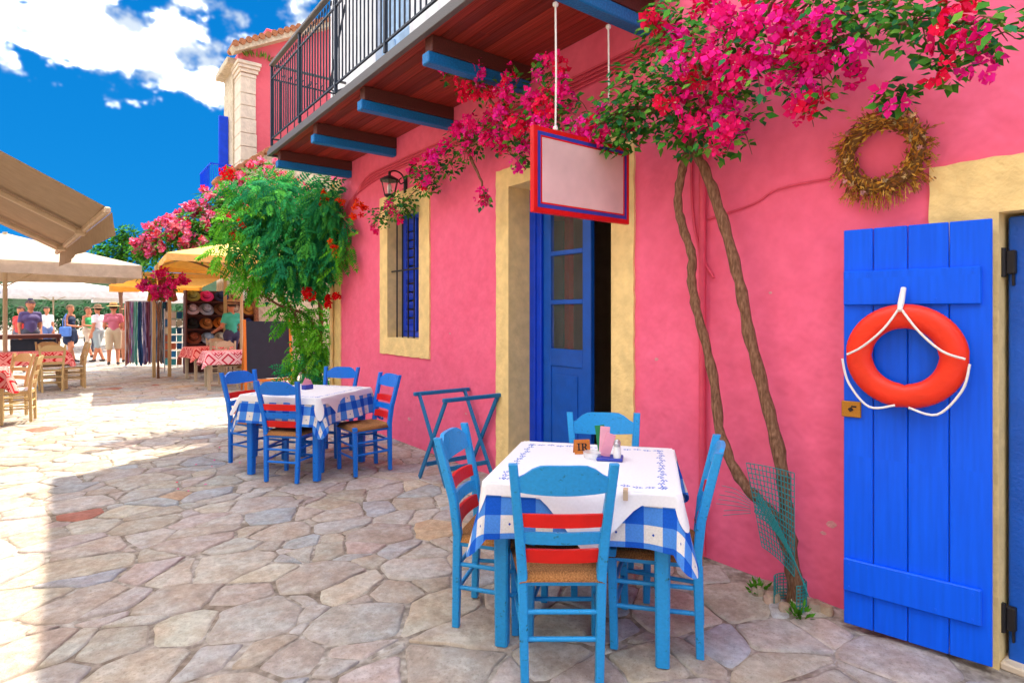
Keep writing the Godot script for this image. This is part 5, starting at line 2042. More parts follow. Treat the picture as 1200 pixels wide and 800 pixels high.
# ------------------------------------------------------------------ awnings and parasols
func panel_grid(mb: MB, a: Vector3, b: Vector3, c: Vector3, d: Vector3, nu: int, nv: int, sag: float) -> void:
	# quad a-b-c-d as a grid that sags between its edges
	var first := mb.v.size()
	var nn := (d - a).cross(b - a).normalized()
	for j in nv + 1:
		for i in nu + 1:
			var u := float(i) / nu
			var v := float(j) / nv
			var p := a.lerp(b, u).lerp(d.lerp(c, u), v)
			var k := 4.0 * u * (1 - u) * (0.4 + 0.6 * v)
			mb.vert(p + Vector3.DOWN * (sag * k + 0.006 * sin(u * 19.0 + v * 5.0) * v), nn, Vector2(u, v))
	for j in nv:
		for i in nu:
			var q := first + j * (nu + 1) + i
			mb.ix.append_array(PackedInt32Array([q, q + 1, q + nu + 2, q, q + nu + 2, q + nu + 1]))

func valance(mb: MB, a: Vector3, b: Vector3, h: float, sd: float) -> void:
	var n := 24
	var out := (b - a).cross(Vector3.UP).normalized()
	var first := mb.v.size()
	for i in n + 1:
		var u := float(i) / n
		var p := a.lerp(b, u)
		var w := sin(u * 17.0 + sd) * 0.012 + sin(u * 41.0 + sd * 2.0) * 0.006
		mb.vert(p, out)
		mb.vert(p + Vector3.DOWN * h * 0.5 + out * w * 0.6, out)
		mb.vert(p + Vector3.DOWN * (h + sin(u * 9.0 + sd) * h * 0.05) + out * w * 1.6, out)
	for i in n:
		for k in 2:
			var q := first + i * 3 + k
			mb.ix.append_array(PackedInt32Array([q, q + 3, q + 1, q + 1, q + 3, q + 4]))

func parasol(label: String, at: Vector3, turn: float, hx: float, hz: float, edge: float, apex: float, fall: float, m: Material, pole: Material, pr := 0.03, lining: Material = null) -> void:
	var t := thing("square_parasol", label, "parasol", at, turn, "market parasols")
	var mb := MB.new()
	mb.tube([Vector3.ZERO, Vector3(0, apex + 0.02, 0)], pr, 10)
	obj("pole", mb, pole, t)
	mb = MB.new()
	mb.span(Vector3(-0.25, 0, -0.25), Vector3(0.25, 0.07, 0.25), 0.01)
	obj("base", mb, mats["black iron"], t)
	var c := [Vector3(-hx, edge, hz), Vector3(hx, edge, hz), Vector3(hx, edge, -hz), Vector3(-hx, edge, -hz)]
	var top := Vector3(0, apex, 0)
	for i in 4:
		var a: Vector3 = c[i]
		var b: Vector3 = c[(i + 1) % 4]
		mb = MB.new()
		panel_grid(mb, top.lerp(a, 0.02), top.lerp(b, 0.02), b, a, 14, 10, 0.05)
		obj("canopy_panel", mb, m, t)
		if lining:
			mb = MB.new()
			var dn := Vector3.DOWN * 0.012
			panel_grid(mb, top.lerp(a, 0.02) + dn, top.lerp(b, 0.02) + dn, b * Vector3(0.99, 1, 0.99) + dn, a * Vector3(0.99, 1, 0.99) + dn, 14, 10, 0.05)
			obj("lining", mb, lining, t)
		mb = MB.new()
		valance(mb, a, b, fall, i * 1.7)
		obj("valance", mb, m, t)
		mb = MB.new()
		mb.bar(top.lerp(a, 0.03) + Vector3.DOWN * 0.035, a + Vector3.DOWN * 0.02, 0.022, 0.022, Vector3.UP.cross(a - top).normalized())
		obj("rib", mb, pole, t)
		mb = MB.new()
		mb.bar(Vector3(0, edge - 0.42, 0), top.lerp(a, 0.5) + Vector3.DOWN * 0.05, 0.018, 0.018, Vector3.UP.cross(a - top).normalized())
		obj("strut", mb, pole, t)

func make_awnings() -> void:
	rng.seed = 8
	# awning of the house across the street, seen from below
	var lh := thing("cream_house", "cream rendered house across the street that carries the tan awning", "house", Vector3(-3.3, 0, -5))
	var mb := MB.new()
	mb.span(Vector3(-9.0, -0.05, -13.2), Vector3(-3.3, 6.0, 3.0))
	wpart("wall", mb, mats["cream plaster"], lh)
	mb = MB.new()
	mb.span(Vector3(-9.1, 6.002, -13.35), Vector3(-3.1, 6.14, 3.15))
	wpart("roof", mb, mats["roof tile"], lh)
	var t := thing("retractable_awning", "tan canvas awning with folding arms, hanging into the sky at the left", "awning", Vector3(-3.3, 4.0, -8.5))
	var a := Vector3(0.29, 2.42, -6.2)
	var b := Vector3(-0.10, 2.42, -10.8)
	var a0 := Vector3(-3.2, 4.30, -6.2)
	var b0 := Vector3(-3.2, 4.05, -10.8)
	mb = MB.new()
	panel_grid(mb, b0, a0, a, b, 16, 14, 0.02)
	wpart("canvas", mb, mats["tan canvas"], t)
	mb = MB.new()
	mb.bar(a + Vector3(0, -0.02, 0.03), b + Vector3(0, -0.02, -0.03), 0.05, 0.06, Vector3.RIGHT, 0.012)
	wpart("front_bar", mb, mats["tan bar"], t)
	mb = MB.new()
	valance(mb, b + Vector3(0.035, -0.03, 0), a + Vector3(0.035, -0.03, 0), 0.20, 0.4)
	wpart("valance", mb, mats["tan canvas"], t)
	for k in [0.34, 0.78]:
		mb = MB.new()
		var p := a.lerp(b, k) + Vector3(-0.03, -0.05, 0)
		var q := a0.lerp(b0, k) + Vector3(0, -0.10, 0)
		mb.bar(q, p, 0.075, 0.05, Vector3(0, 0, 1), 0.01)
		mb.box(p + Vector3(0.0, 0, 0), Vector3(0.10, 0.07, 0.12), Basis.IDENTITY, 0.015)
		wpart("arm", mb, mats["tan bar"], t)
	mb = MB.new()
	mb.tube([a0 + Vector3(0.02, 0.02, 0.05), b0 + Vector3(0.02, 0.02, -0.05)], 0.06, 10)
	wpart("roller", mb, mats["tan bar"], t)
	parasol("large cream square parasol over the red clothed tables at the left", Vector3(-0.95, 0, -15.3), deg_to_rad(4), 2.05, 1.65, 2.46, 3.1, 0.24, mats["cream canvas"], mats["pale wood"], 0.04)
	parasol("cream parasol with a yellow underside beside the flowering oleander", Vector3(3.15, 0, -14.2), deg_to_rad(-3), 1.58, 1.9, 2.62, 3.15, 0.13, mats["yellow canvas"], mats["pale wood"], 0.035)
	parasol("white parasol far down the street, left of the hanging scarves", Vector3(-0.4, 0, -30.5), 0.1, 2.6, 2.2, 2.45, 2.95, 0.3, mats["white canvas"], mats["pale wood"])
	parasol("white parasol far down the street behind the hanging scarves", Vector3(3.4, 0, -33.0), 0.0, 2.4, 2.2, 2.35, 2.8, 0.3, mats["white canvas"], mats["pale wood"])
	parasol("blue and white parasol at the far left edge of the square", Vector3(-4.2, 0, -29.0), 0.2, 2.0, 2.0, 2.5, 3.1, 0.25, mats["sky blue shutter"], mats["pale wood"])
	# low canopy in front of the stall
	t = thing("stall_canopy", "orange brown canvas canopy stretched over the souvenir stall", "awning", Vector3(2.2, 0, -17.5))
	mb = MB.new()
	panel_grid(mb, Vector3(0.95, 2.30, -19.6), Vector3(3.25, 2.30, -19.6), Vector3(3.25, 2.48, -16.1), Vector3(1.35, 2.48, -16.1), 12, 10, 0.08)
	wpart("canvas", mb, mats["yellow canvas"], t)
	mb = MB.new()
	valance(mb, Vector3(1.35, 2.48, -16.08), Vector3(3.25, 2.48, -16.08), 0.10, 3.0)
	wpart("valance", mb, mats["yellow canvas"], t)
	mb = MB.new()
	valance(mb, Vector3(0.95, 2.30, -19.62), Vector3(3.25, 2.30, -19.62), 0.18, 1.0)
	wpart("valance", mb, mats["yellow canvas"], t)
	for p in [Vector3(1.66, 0, -16.15), Vector3(3.2, 0, -16.15), Vector3(3.2, 0, -19.5), Vector3(1.98, 0, -16.15)]:
		mb = MB.new()
		mb.span(p + Vector3(-0.035, 0, -0.035), p + Vector3(0.035, 2.46 if p.z > -18 else 2.29, 0.035), 0.006)
		wpart("post", mb, mats["pine"], t)

# ------------------------------------------------------------------ far houses
func far_houses() -> void:
	rng.seed = 61
	var t := thing("far_pink_house", "tall pink house with a pale stone corner, seen behind the balcony railing", "house", Vector3(5.5, 0, -20))
	var z := -17.8
	var x0 := 3.93
	var mb := MB.new()
	mb.span(Vector3(x0 + 0.02, -0.05, -19.7), Vector3(10.5, 9.0, z))
	wpart("wall", mb, mats["far pink"], t)
	# stone corner in courses
	var y := 0.0
	while y < 8.2:
		mb = MB.new()
		var h := rv(0.34, 0.46)
		mb.span(Vector3(x0 - 0.02, y + 0.006, z - 0.7), Vector3(x0 + 0.40 + rv(-0.02, 0.03), minf(y + h, 8.3) - 0.006, z + 0.05), 0.012)
		wpart("corner_stone", mb, mats["quoin stone"], t)
		y += h
	for k in [[8.31, 8.42, 0.03], [8.42, 8.52, 0.07], [8.52, 8.62, 0.10]]:
		mb = MB.new()
		mb.span(Vector3(x0 - 0.02 - k[2], k[0], z - 0.7), Vector3(x0 + 0.42 + k[2], k[1] - 0.003, z + 0.05 + k[2]), 0.01)
		wpart("capital", mb, mats["quoin stone"], t)
	# gable eave rising to the right, with a row of tiles
	mb = MB.new()
	mb.bar(Vector3(x0 - 0.25, 8.80, z + 0.12), Vector3(8.2, 11.3, z + 0.12), 0.35, 0.16, Vector3(0, 0, 1))
	wpart("eave", mb, mats["cream plaster"], t)
	var n := 26
	for i in n:
		mb = MB.new()
		var p := Vector3(x0 - 0.2, 8.95, z + 0.12).lerp(Vector3(8.2, 11.45, z + 0.12), float(i) / n)
		mb.tube([p + Vector3(0, 0, 0.22), p + Vector3(0.02, 0.02, -0.6)], [0.09, 0.085], 8)
		wpart("roof_tile", mb, mats["roof tile"], t)
	mb = MB.new()
	var g0 := Vector3(x0 + 0.02, 9.0, z - 0.001)
	mb.tri(g0, Vector3(8.2, 9.0, z - 0.001), Vector3(8.2, 11.25, z - 0.001), Vector3(0, 0, 1))
	mb.quad(Vector3(8.2, 9.0, z - 0.001), Vector3(10.5, 9.0, z - 0.001), Vector3(10.5, 11.25, z - 0.001), Vector3(8.2, 11.25, z - 0.001), Vector3(0, 0, 1))
	wpart("gable", mb, mats["far pink"], t)
	mb = MB.new()
	mb.span(Vector3(4.95, 9.3, -19.5), Vector3(5.45, 10.35, -19.1), 0.02)
	wpart("chimney", mb, mats["far pink"], t)
	# street side: rendered bay, shutters, little balcony
	mb = MB.new()
	mb.span(Vector3(x0 - 0.06, 0, -19.7), Vector3(x0 + 0.02, 8.6, z - 0.71))
	mb.span(Vector3(x0 - 0.30, 8.6, -19.8), Vector3(x0 + 0.1, 8.78, z - 0.3), 0.02)
	wpart("street_front", mb, mats["cream plaster"], t)
	mb = MB.new()
	mb.span(Vector3(x0 - 0.34, 5.3, z - 1.25), Vector3(x0 - 0.08, 7.35, z - 1.19), 0.01)
	mb.span(Vector3(x0 - 0.13, 5.3, z - 1.9), Vector3(x0 - 0.07, 7.35, z - 1.30), 0.01)
	wpart("shutter", mb, mats["deep blue"], t)
	mb = MB.new()
	mb.span(Vector3(x0 - 0.62, 5.1, z - 2.6), Vector3(x0 - 0.06, 5.2, z - 0.9), 0.01)
	mb.span(Vector3(x0 - 0.62, 5.82, z - 2.6), Vector3(x0 - 0.59, 5.86, z - 0.9))
	mb.span(Vector3(x0 - 0.588, 5.82, z - 0.94), Vector3(x0 - 0.062, 5.86, z - 0.9))
	for k in 9:
		mb.span(Vector3(x0 - 0.60 + k * 0.064, 5.2, z - 0.93), Vector3(x0 - 0.585 + k * 0.064, 5.82, z - 0.915))
	for k in 14:
		mb.span(Vector3(x0 - 0.612, 5.2, z - 2.55 + k * 0.11), Vector3(x0 - 0.597, 5.82, z - 2.535 + k * 0.11))
	wpart("small_balcony", mb, mats["deep blue"], t)
	mb = MB.new()
	for i in 60:
		var d := rdir()
		d.y = absf(d.y)
		mb.c = jit(lin(0.14, 0.22, 0.04), 0.3)
		mb.leaf(Vector3(x0 + 0.5, 8.7, z + 0.1) + Vector3(d.x * 0.4, d.y * 0.15, d.z * 0.12), (d + Vector3.UP).normalized(), rdir(), 0.18, 0.05)
	wpart("ledge_weeds", mb, mats["leaves"], t, true)

	# lower cream annexe with a sloping tiled edge
	t = thing("cream_annexe", "low cream house with a sloping row of roof tiles behind the oleander", "house", Vector3(5.0, 0, -17.4))
	mb = MB.new()
	var za := -17.0
	var lo := Vector3(3.30, 5.0, za)
	var hi := Vector3(7.0, 8.0, za)
	for zz in [za, z + 0.052]:
		var s := Vector3(0, 0, zz - za)
		mb.quad(Vector3(3.30, 0, za) + s, Vector3(7.0, 0, za) + s, hi + s, lo + s, Vector3(0, 0, 1 if zz == za else -1))
	mb.quad(Vector3(3.30, 0, za), Vector3(3.30, 5.0, za), Vector3(3.30, 5.0, z + 0.052), Vector3(3.30, 0, z + 0.052), Vector3.LEFT)
	mb.quad(lo, hi, hi + Vector3(0, 0, -0.74), lo + Vector3(0, 0, -0.74), Vector3.UP)
	wpart("wall", mb, mats["cream plaster"], t)
	n = 22
	for i in n:
		mb = MB.new()
		var p := (lo + Vector3(-0.1, 0.02, 0)).lerp(hi, float(i) / n)
		mb.tube([p + Vector3(0, 0, 0.16), p + Vector3(0, 0.01, -0.5)], [0.085, 0.08], 8)
		wpart("roof_tile", mb, mats["roof tile"], t)

	# wooded rise behind the square
	var hb := MB.new()
	var first := 0
	for j in 7:
		for i in 41:
			var x := lerpf(-260, 200, i / 40.0)
			var k := j / 6.0
			var h := sin(k * PI * 0.5) * (24.0 + 5.0 * sin(i * 0.7) + 3.0 * sin(i * 1.9))
			hb.vert(Vector3(x, h - 0.5, -230 - k * 60), Vector3(0, 0.6, 0.8))
	for j in 6:
		for i in 40:
			var q := j * 41 + i
			hb.ix.append_array(PackedInt32Array([q, q + 41, q + 1, q + 1, q + 41, q + 42]))
	fix_winding(hb)
	structure("wooded_hill", hb, mats["hill"])

# ------------------------------------------------------------------ people
func seg_d(p: Vector3, a: Vector3, b: Vector3, ra: float, rb: float) -> float:
	var ab := b - a
	var t := clampf((p - a).dot(ab) / maxf(ab.length_squared(), 1e-9), 0, 1)
	return p.distance_to(a + ab * t) - lerpf(ra, rb, t)

# bones: [from, to, r0, r1, colour]
func body_mesh(bones: Array, cell: float) -> MB:
	var lo := Vector3(9, 9, 9)
	var hi := -lo
	for b in bones:
		for k in 2:
			var r: Vector3 = Vector3.ONE * (float(b[2 + k]) + cell * 2)
			lo = lo.min(b[k] - r)
			hi = hi.max(b[k] + r)
	var n := Vector3i((hi - lo) / cell) + Vector3i(2, 2, 2)
	var f := PackedFloat32Array()
	f.resize(n.x * n.y * n.z)
	f.fill(1.0)
	var own := PackedInt32Array()
	own.resize(f.size())
	var near := PackedFloat32Array()
	near.resize(f.size())
	near.fill(1.0)
	for bi in bones.size():
		var b: Array = bones[bi]
		var r: Vector3 = Vector3.ONE * (maxf(b[2], b[3]) + 0.07)
		var p0: Vector3 = b[0].min(b[1]) - r
		var p1: Vector3 = b[0].max(b[1]) + r
		var i0 := Vector3i(((p0 - lo) / cell).floor()).clamp(Vector3i.ZERO, n - Vector3i.ONE)
		var i1 := Vector3i(((p1 - lo) / cell).ceil()).clamp(Vector3i.ZERO, n - Vector3i.ONE)
		for z in range(i0.z, i1.z + 1):
			for y in range(i0.y, i1.y + 1):
				for x in range(i0.x, i1.x + 1):
					var q := x + n.x * (y + n.y * z)
					var d := seg_d(lo + Vector3(x, y, z) * cell, b[0], b[1], b[2], b[3])
					if d < near[q]:
						near[q] = d
						own[q] = bi
					var h := maxf(0.03 - absf(f[q] - d), 0.0) / 0.03
					f[q] = minf(f[q], d) - h * h * 0.03 * 0.25
	var mb := MB.new()
	var at := {}
	var off := [Vector3i(0, 0, 0), Vector3i(1, 0, 0), Vector3i(0, 1, 0), Vector3i(1, 1, 0), Vector3i(0, 0, 1), Vector3i(1, 0, 1), Vector3i(0, 1, 1), Vector3i(1, 1, 1)]
	var edges := [[0, 1], [2, 3], [4, 5], [6, 7], [0, 2], [1, 3], [4, 6], [5, 7], [0, 4], [1, 5], [2, 6], [3, 7]]
	for z in n.z - 1:
		for y in n.y - 1:
			for x in n.x - 1:
				var q := x + n.x * (y + n.y * z)
				var s0 := f[q] < 0
				var same := true
				var v := [f[q], f[q + 1], f[q + n.x], f[q + n.x + 1], 0.0, 0.0, 0.0, 0.0]
				var q2 := q + n.x * n.y
				v[4] = f[q2]
				v[5] = f[q2 + 1]
				v[6] = f[q2 + n.x]
				v[7] = f[q2 + n.x + 1]
				for k in range(1, 8):
					if (v[k] < 0) != s0:
						same = false
						break
				if same:
					continue
				var sum := Vector3.ZERO
				var c := 0
				for e in edges:
					var a: float = v[e[0]]
					var b: float = v[e[1]]
					if (a < 0) != (b < 0):
						sum += Vector3(off[e[0]]).lerp(Vector3(off[e[1]]), a / (a - b))
						c += 1
				var g := Vector3(v[1] - v[0] + v[3] - v[2] + v[5] - v[4] + v[7] - v[6], v[2] - v[0] + v[3] - v[1] + v[6] - v[4] + v[7] - v[5], v[4] - v[0] + v[5] - v[1] + v[6] - v[2] + v[7] - v[3])
				mb.c = bones[own[q]][4]
				at[q] = mb.vert(lo + (Vector3(x, y, z) + sum / c) * cell, g.normalized())
	var st := [1, n.x, n.x * n.y]
	for q in at:
		var x: int = q % n.x
		var y: int = (q / n.x) % n.y
		var z: int = q / (n.x * n.y)
		for ax in 3:
			if (ax == 0 and (y == 0 or z == 0)) or (ax == 1 and (x == 0 or z == 0)) or (ax == 2 and (x == 0 or y == 0)):
				continue
			if (f[q] < 0) == (f[q + st[ax]] < 0):
				continue
			var u: int = st[(ax + 1) % 3]
			var w: int = st[(ax + 2) % 3]
			if at.has(q - u) and at.has(q - w) and at.has(q - u - w):
				mb.ix.append_array(PackedInt32Array([at[q], at[q - u], at[q - u - w], at[q], at[q - u - w], at[q - w]]))
	fix_winding(mb)
	return mb

# o: height, turn, colours, arms; faces -z
func person(label: String, at: Vector3, turn: float, o: Dictionary) -> void:
	var t := thing("person", label, "person", at, turn, "people in the square")
	var s: float = o.get("h", 1.72) / 1.75
	var skin: Color = o.get("skin", lin(0.50, 0.20, 0.11))
	var top: Color = o.top
	var low: Color = o.low
	var shoe: Color = o.get("shoe", lin(0.05, 0.04, 0.04))
	var fem: bool = o.get("dress", false)
	var w := 0.86 if o.get("slim", false) else 1.0
	var b := []
	var st: float = o.get("step", 0.06)
	for k in [-1.0, 1.0]:
		var hip := Vector3(0.095 * k * w, 0.92, 0.0)
		var knee := Vector3(0.10 * k, 0.50, -st * k - 0.01)
		var ank := Vector3(0.11 * k, 0.09, st * k * 0.6 + 0.03)
		var hem: float = o.get("hem", 0.48)       # where the lower garment ends
		b.append([hip, knee, 0.098 * w, 0.062, low if hem < 0.8 else skin])
		b.append([knee, ank, 0.060, 0.042, low if hem < 0.2 else skin])
		if hem < 0.6 and hem >= 0.2:
			b.append([hip, knee + Vector3(0, 0.0, 0), 0.105 * w, 0.085, low])
		b.append([ank + Vector3(0, -0.045, 0.03), ank + Vector3(0.02 * k, -0.055, -0.13), 0.042, 0.034, shoe])
		var sh := Vector3(0.170 * k * w, 1.415, 0.01)
		var bend: Array = o.get("arm_l" if k < 0 else "arm_r", [Vector3(0.03, -0.29, 0.03), Vector3(0.0, -0.25, -0.08)])
		var e0: Vector3 = bend[0]
		var e1: Vector3 = bend[1]
		var el := sh + Vector3(e0.x * k, e0.y, e0.z)
		var wr := el + Vector3(e1.x * k, e1.y, e1.z)
		b.append([sh, sh.lerp(el, 0.62), 0.055 * w, 0.052 * w, top if o.get("sleeve", true) else skin])
		b.append([sh.lerp(el, 0.6), el, 0.045, 0.041, skin])
		b.append([el, wr, 0.041, 0.030, skin])
		var hd := (wr - el).normalized()
		b.append([wr, wr + hd * 0.08, 0.030, 0.034, skin])
		for fi in 4:
			b.append([wr + hd * 0.08 + Vector3(0, 0, (fi - 1.5) * 0.018), wr + hd * 0.155 + Vector3(0, 0, (fi - 1.5) * 0.021 - 0.012), 0.011, 0.009, skin])
		b.append([wr + hd * 0.03 + Vector3(0, 0, -0.025), wr + hd * 0.08 + Vector3(0, 0, -0.06), 0.013, 0.010, skin])
	b.append([Vector3(-0.07 * w, 0.96, 0), Vector3(0.07 * w, 0.96, 0), 0.118, 0.118, low if not fem else top])
	b.append([Vector3(0, 1.02, -0.005), Vector3(0, 1.18, -0.01), 0.125 * w, 0.128 * w, top])
	b.append([Vector3(-0.075 * w, 1.30, 0), Vector3(0.072 * w, 1.30, 0), 0.113 * w, 0.113 * w, top])
	b.append([Vector3(-0.12 * w, 1.425, 0.01), Vector3(0.12 * w, 1.425, 0.01), 0.052, 0.052, top if o.get("sleeve", true) else skin])
	if fem:
		b.append([Vector3(-0.05, 0.92, 0), Vector3(-0.07, 0.68, 0), 0.14, 0.15, top])
		b.append([Vector3(0.05, 0.92, 0), Vector3(0.07, 0.68, 0), 0.14, 0.15, top])
	b.append([Vector3(0, 1.44, 0.01), Vector3(0, 1.55, -0.01), 0.055, 0.052, skin])
	b.append([Vector3(0, 1.60, -0.025), Vector3(0, 1.675, 0.0), 0.074, 0.094, skin])
	b.append([Vector3(0, 1.62, -0.095), Vector3(0, 1.645, -0.085), 0.017, 0.012, skin])
	for k in [-1.0, 1.0]:
		b.append([Vector3(0.086 * k, 1.615, 0.0), Vector3(0.088 * k, 1.645, 0.005), 0.014, 0.016, skin])
	for e in b:
		e[0] = e[0] * s
		e[1] = e[1] * s
		e[2] *= s
		e[3] *= s
	obj("body", body_mesh(b, 0.026), mats["skin and clothes"], t)
	# hair: a cap over the skull
	var mb := MB.new()
	mb.c = o.get("hair", lin(0.05, 0.03, 0.02))
	var c := Vector3(0, 1.672, 0.008) * s
	var m := 12
	for j in m + 1:
		for i in m + 1:
			var a := TAU * i / m
			var e := PI * 0.62 * j / m
			var d := Vector3(cos(a) * sin(e), cos(e), sin(a) * sin(e))
			var k := 0.103 if d.z > -0.2 else 0.099 - 0.02 * maxf(0.0, e - 1.1)
			mb.vert(c + Vector3(d.x * k, d.y * 0.10 + (-0.02 if d.z > 0.3 and e > 1.5 else 0.0), d.z * (k + 0.008)) * s, d)
	for j in m:
		for i in m:
			var q := j * (m + 1) + i
			mb.ix.append_array(PackedInt32Array([q, q + m + 1, q + 1, q + 1, q + m + 1, q + m + 2]))
	fix_winding(mb)
	obj("hair", mb, mats["skin and clothes"], t)
	if o.has("hat"):
		mb = MB.new()
		hat_shape(mb, Vector3(0, 1.70, 0.0) * s, o.hat, 0.18 if o.get("brim", true) else 0.11, 0.10)
		obj("hat", mb, mats["cloth"], t)
	if o.has("bag"):
		mb = MB.new()
		mb.c = o.bag
		mb.box(Vector3(0.27, 0.95, -0.05) * s, Vector3(0.12, 0.30, 0.30), Basis(Vector3.UP, 0.2), 0.05)
		mb.tube(curve([Vector3(0.27, 1.08, -0.05) * s, Vector3(0.24, 1.35, -0.02) * s, Vector3(0.16, 1.49, 0.0) * s, Vector3(0.22, 1.3, 0.06) * s, Vector3(0.27, 1.08, 0.02) * s], 4), 0.012, 6)
		obj("shoulder_bag", mb, mats["cloth"], t)

func hat_shape(mb: MB, p: Vector3, c: Color, brim: float, crown: float) -> void:
	mb.c = c
	mb.lathe(p, [Vector2(brim * 0.55, 0.0), Vector2(brim, -0.015), Vector2(brim, -0.008), Vector2(brim * 0.56, 0.012), Vector2(brim * 0.53, 0.06)], 20)
	mb.lathe(p, [Vector2(brim * 0.53, 0.06), Vector2(brim * 0.46, crown), Vector2(brim * 0.2, crown + 0.008), Vector2(0.0, crown - 0.01)], 20)
	mb.c = Color(c.r * 0.25, c.g * 0.25, c.b * 0.3)
	mb.lathe(p, [Vector2(brim * 0.565, 0.012), Vector2(brim * 0.545, 0.042)], 20)

func make_people() -> void:
	var hang := [Vector3(0.04, -0.29, 0.02), Vector3(0.0, -0.25, -0.06)]
	var bent := [Vector3(0.05, -0.28, -0.02), Vector3(-0.10, -0.03, -0.22)]
	person("person in a pink shirt, beige shorts and straw hat seen from behind", Vector3(1.12, 0.016, -20.8), face(0.1, -1), {"h": 1.78, "top": lin(0.50, 0.13, 0.19), "low": lin(0.50, 0.40, 0.28), "hem": 0.45, "hat": lin(0.62, 0.36, 0.14), "arm_l": bent, "arm_r": bent})
	person("person in a white T-shirt and grey shorts beside the straw-hatted one", Vector3(0.80, 0.016, -22.4), face(-0.7, -0.7), {"h": 1.74, "top": lin(0.70, 0.70, 0.76), "low": lin(0.28, 0.34, 0.36), "hem": 0.45, "hat": lin(0.32, 0.20, 0.12), "step": 0.10})
	person("person in a rust red top half hidden by the hanging scarves", Vector3(1.52, 0.016, -21.6), face(0.3, -1), {"h": 1.70, "top": lin(0.50, 0.10, 0.06), "low": lin(0.42, 0.22, 0.14), "hem": 0.45, "hat": lin(0.50, 0.32, 0.16)})
	person("person in a green top and beige shorts walking under the parasols", Vector3(0.60, 0.016, -24.6), face(0.7, 0.7), {"h": 1.72, "slim": true, "top": lin(0.04, 0.36, 0.12), "low": lin(0.50, 0.40, 0.30), "hem": 0.72, "step": 0.14, "sleeve": false, "arm_l": bent, "arm_r": bent, "hair": lin(0.10, 0.04, 0.02)})
	person("person in a short navy dress carrying a blue bag", Vector3(0.12, 0.016, -22.6), face(0.8, 0.6), {"h": 1.76, "slim": true, "dress": true, "top": lin(0.015, 0.025, 0.07), "low": lin(0.015, 0.025, 0.07), "hem": 0.85, "step": 0.10, "sleeve": false, "arm_r": bent, "bag": lin(0.10, 0.22, 0.62), "hair": lin(0.16, 0.08, 0.04)})
	person("person in a dark purple T-shirt standing behind the menu desk", Vector3(-0.72, 0.016, -19.6), face(0.3, 1), {"h": 1.84, "top": lin(0.085, 0.06, 0.17), "low": lin(0.06, 0.06, 0.09), "hem": 0.1, "hat": lin(0.06, 0.06, 0.12), "brim": false, "arm_r": hang})
	person("person in a bright red dress at the left edge, behind the parasol pole", Vector3(-1.45, 0.016, -18.4), face(0.9, 0.4), {"h": 1.66, "dress": true, "top": lin(0.74, 0.04, 0.10), "low": lin(0.74, 0.04, 0.10), "hem": 0.8, "arm_l": hang, "hair": lin(0.30, 0.10, 0.03)})
	person("person in a red shirt farther back near the left parasol pole", Vector3(-1.05, 0.016, -22.5), face(-0.5, 0.8), {"h": 1.70, "top": lin(0.55, 0.05, 0.05), "low": lin(0.10, 0.10, 0.14), "hem": 0.1})
	person("person in a white shirt and blue shorts far back, left of the navy dress", Vector3(-0.55, 0.016, -27.5), face(0.4, 1), {"h": 1.74, "top": lin(0.70, 0.70, 0.72), "low": lin(0.10, 0.16, 0.36), "hem": 0.45, "step": 0.12})
	person("person in a yellow top far back, beside the one in green", Vector3(0.75, 0.016, -28.5), face(-0.4, 1), {"h": 1.68, "slim": true, "top": lin(0.70, 0.48, 0.06), "low": lin(0.08, 0.08, 0.10), "hem": 0.1, "step": 0.10})
	person("person in a turquoise T-shirt and straw hat looking at the hat stall", Vector3(3.26, 0.016, -15.75), face(-0.4, -1), {"h": 1.80, "top": lin(0.05, 0.46, 0.36), "low": lin(0.05, 0.05, 0.12), "hem": 0.1, "hat": lin(0.52, 0.34, 0.20), "arm_l": [Vector3(0.05, -0.27, -0.05), Vector3(0.0, -0.10, -0.24)], "arm_r": hang})

# ------------------------------------------------------------------ stalls and tables down the street
func hanging(mb: MB, w: float, h: float, cols: Array, sd: float) -> void:
	var nu := 14
	var nv := 22
	var first := mb.v.size()
	for j in nv + 1:
		for i in nu + 1:
			var u := float(i) / nu
			var v := float(j) / nv
			var fold := sin(u * 11.0 + sd) * 0.02 * (0.4 + 0.6 * v) + 0.03 * (1.0 - v)
			var x := (u - 0.5) * w * (0.8 + 0.3 * v) + 0.03 * sin(v * 3.0 + sd) * v
			var k := int(v * 9.0 + sin(u * 6.0 + sd) * 1.2 + sd * 3.0)
			mb.c = cols[posmod(k, cols.size())]
			mb.vert(Vector3(x, -v * h * (1.0 + 0.03 * sin(u * 7.0 + sd)), fold), Vector3(-cos(u * 11.0 + sd) * 0.55, 0, 1).normalized())
	for j in nv:
		for i in nu:
			var q := first + j * (nu + 1) + i
			mb.ix.append_array(PackedInt32Array([q, q + 1, q + nu + 1, q + 1, q + nu + 2, q + nu + 1]))

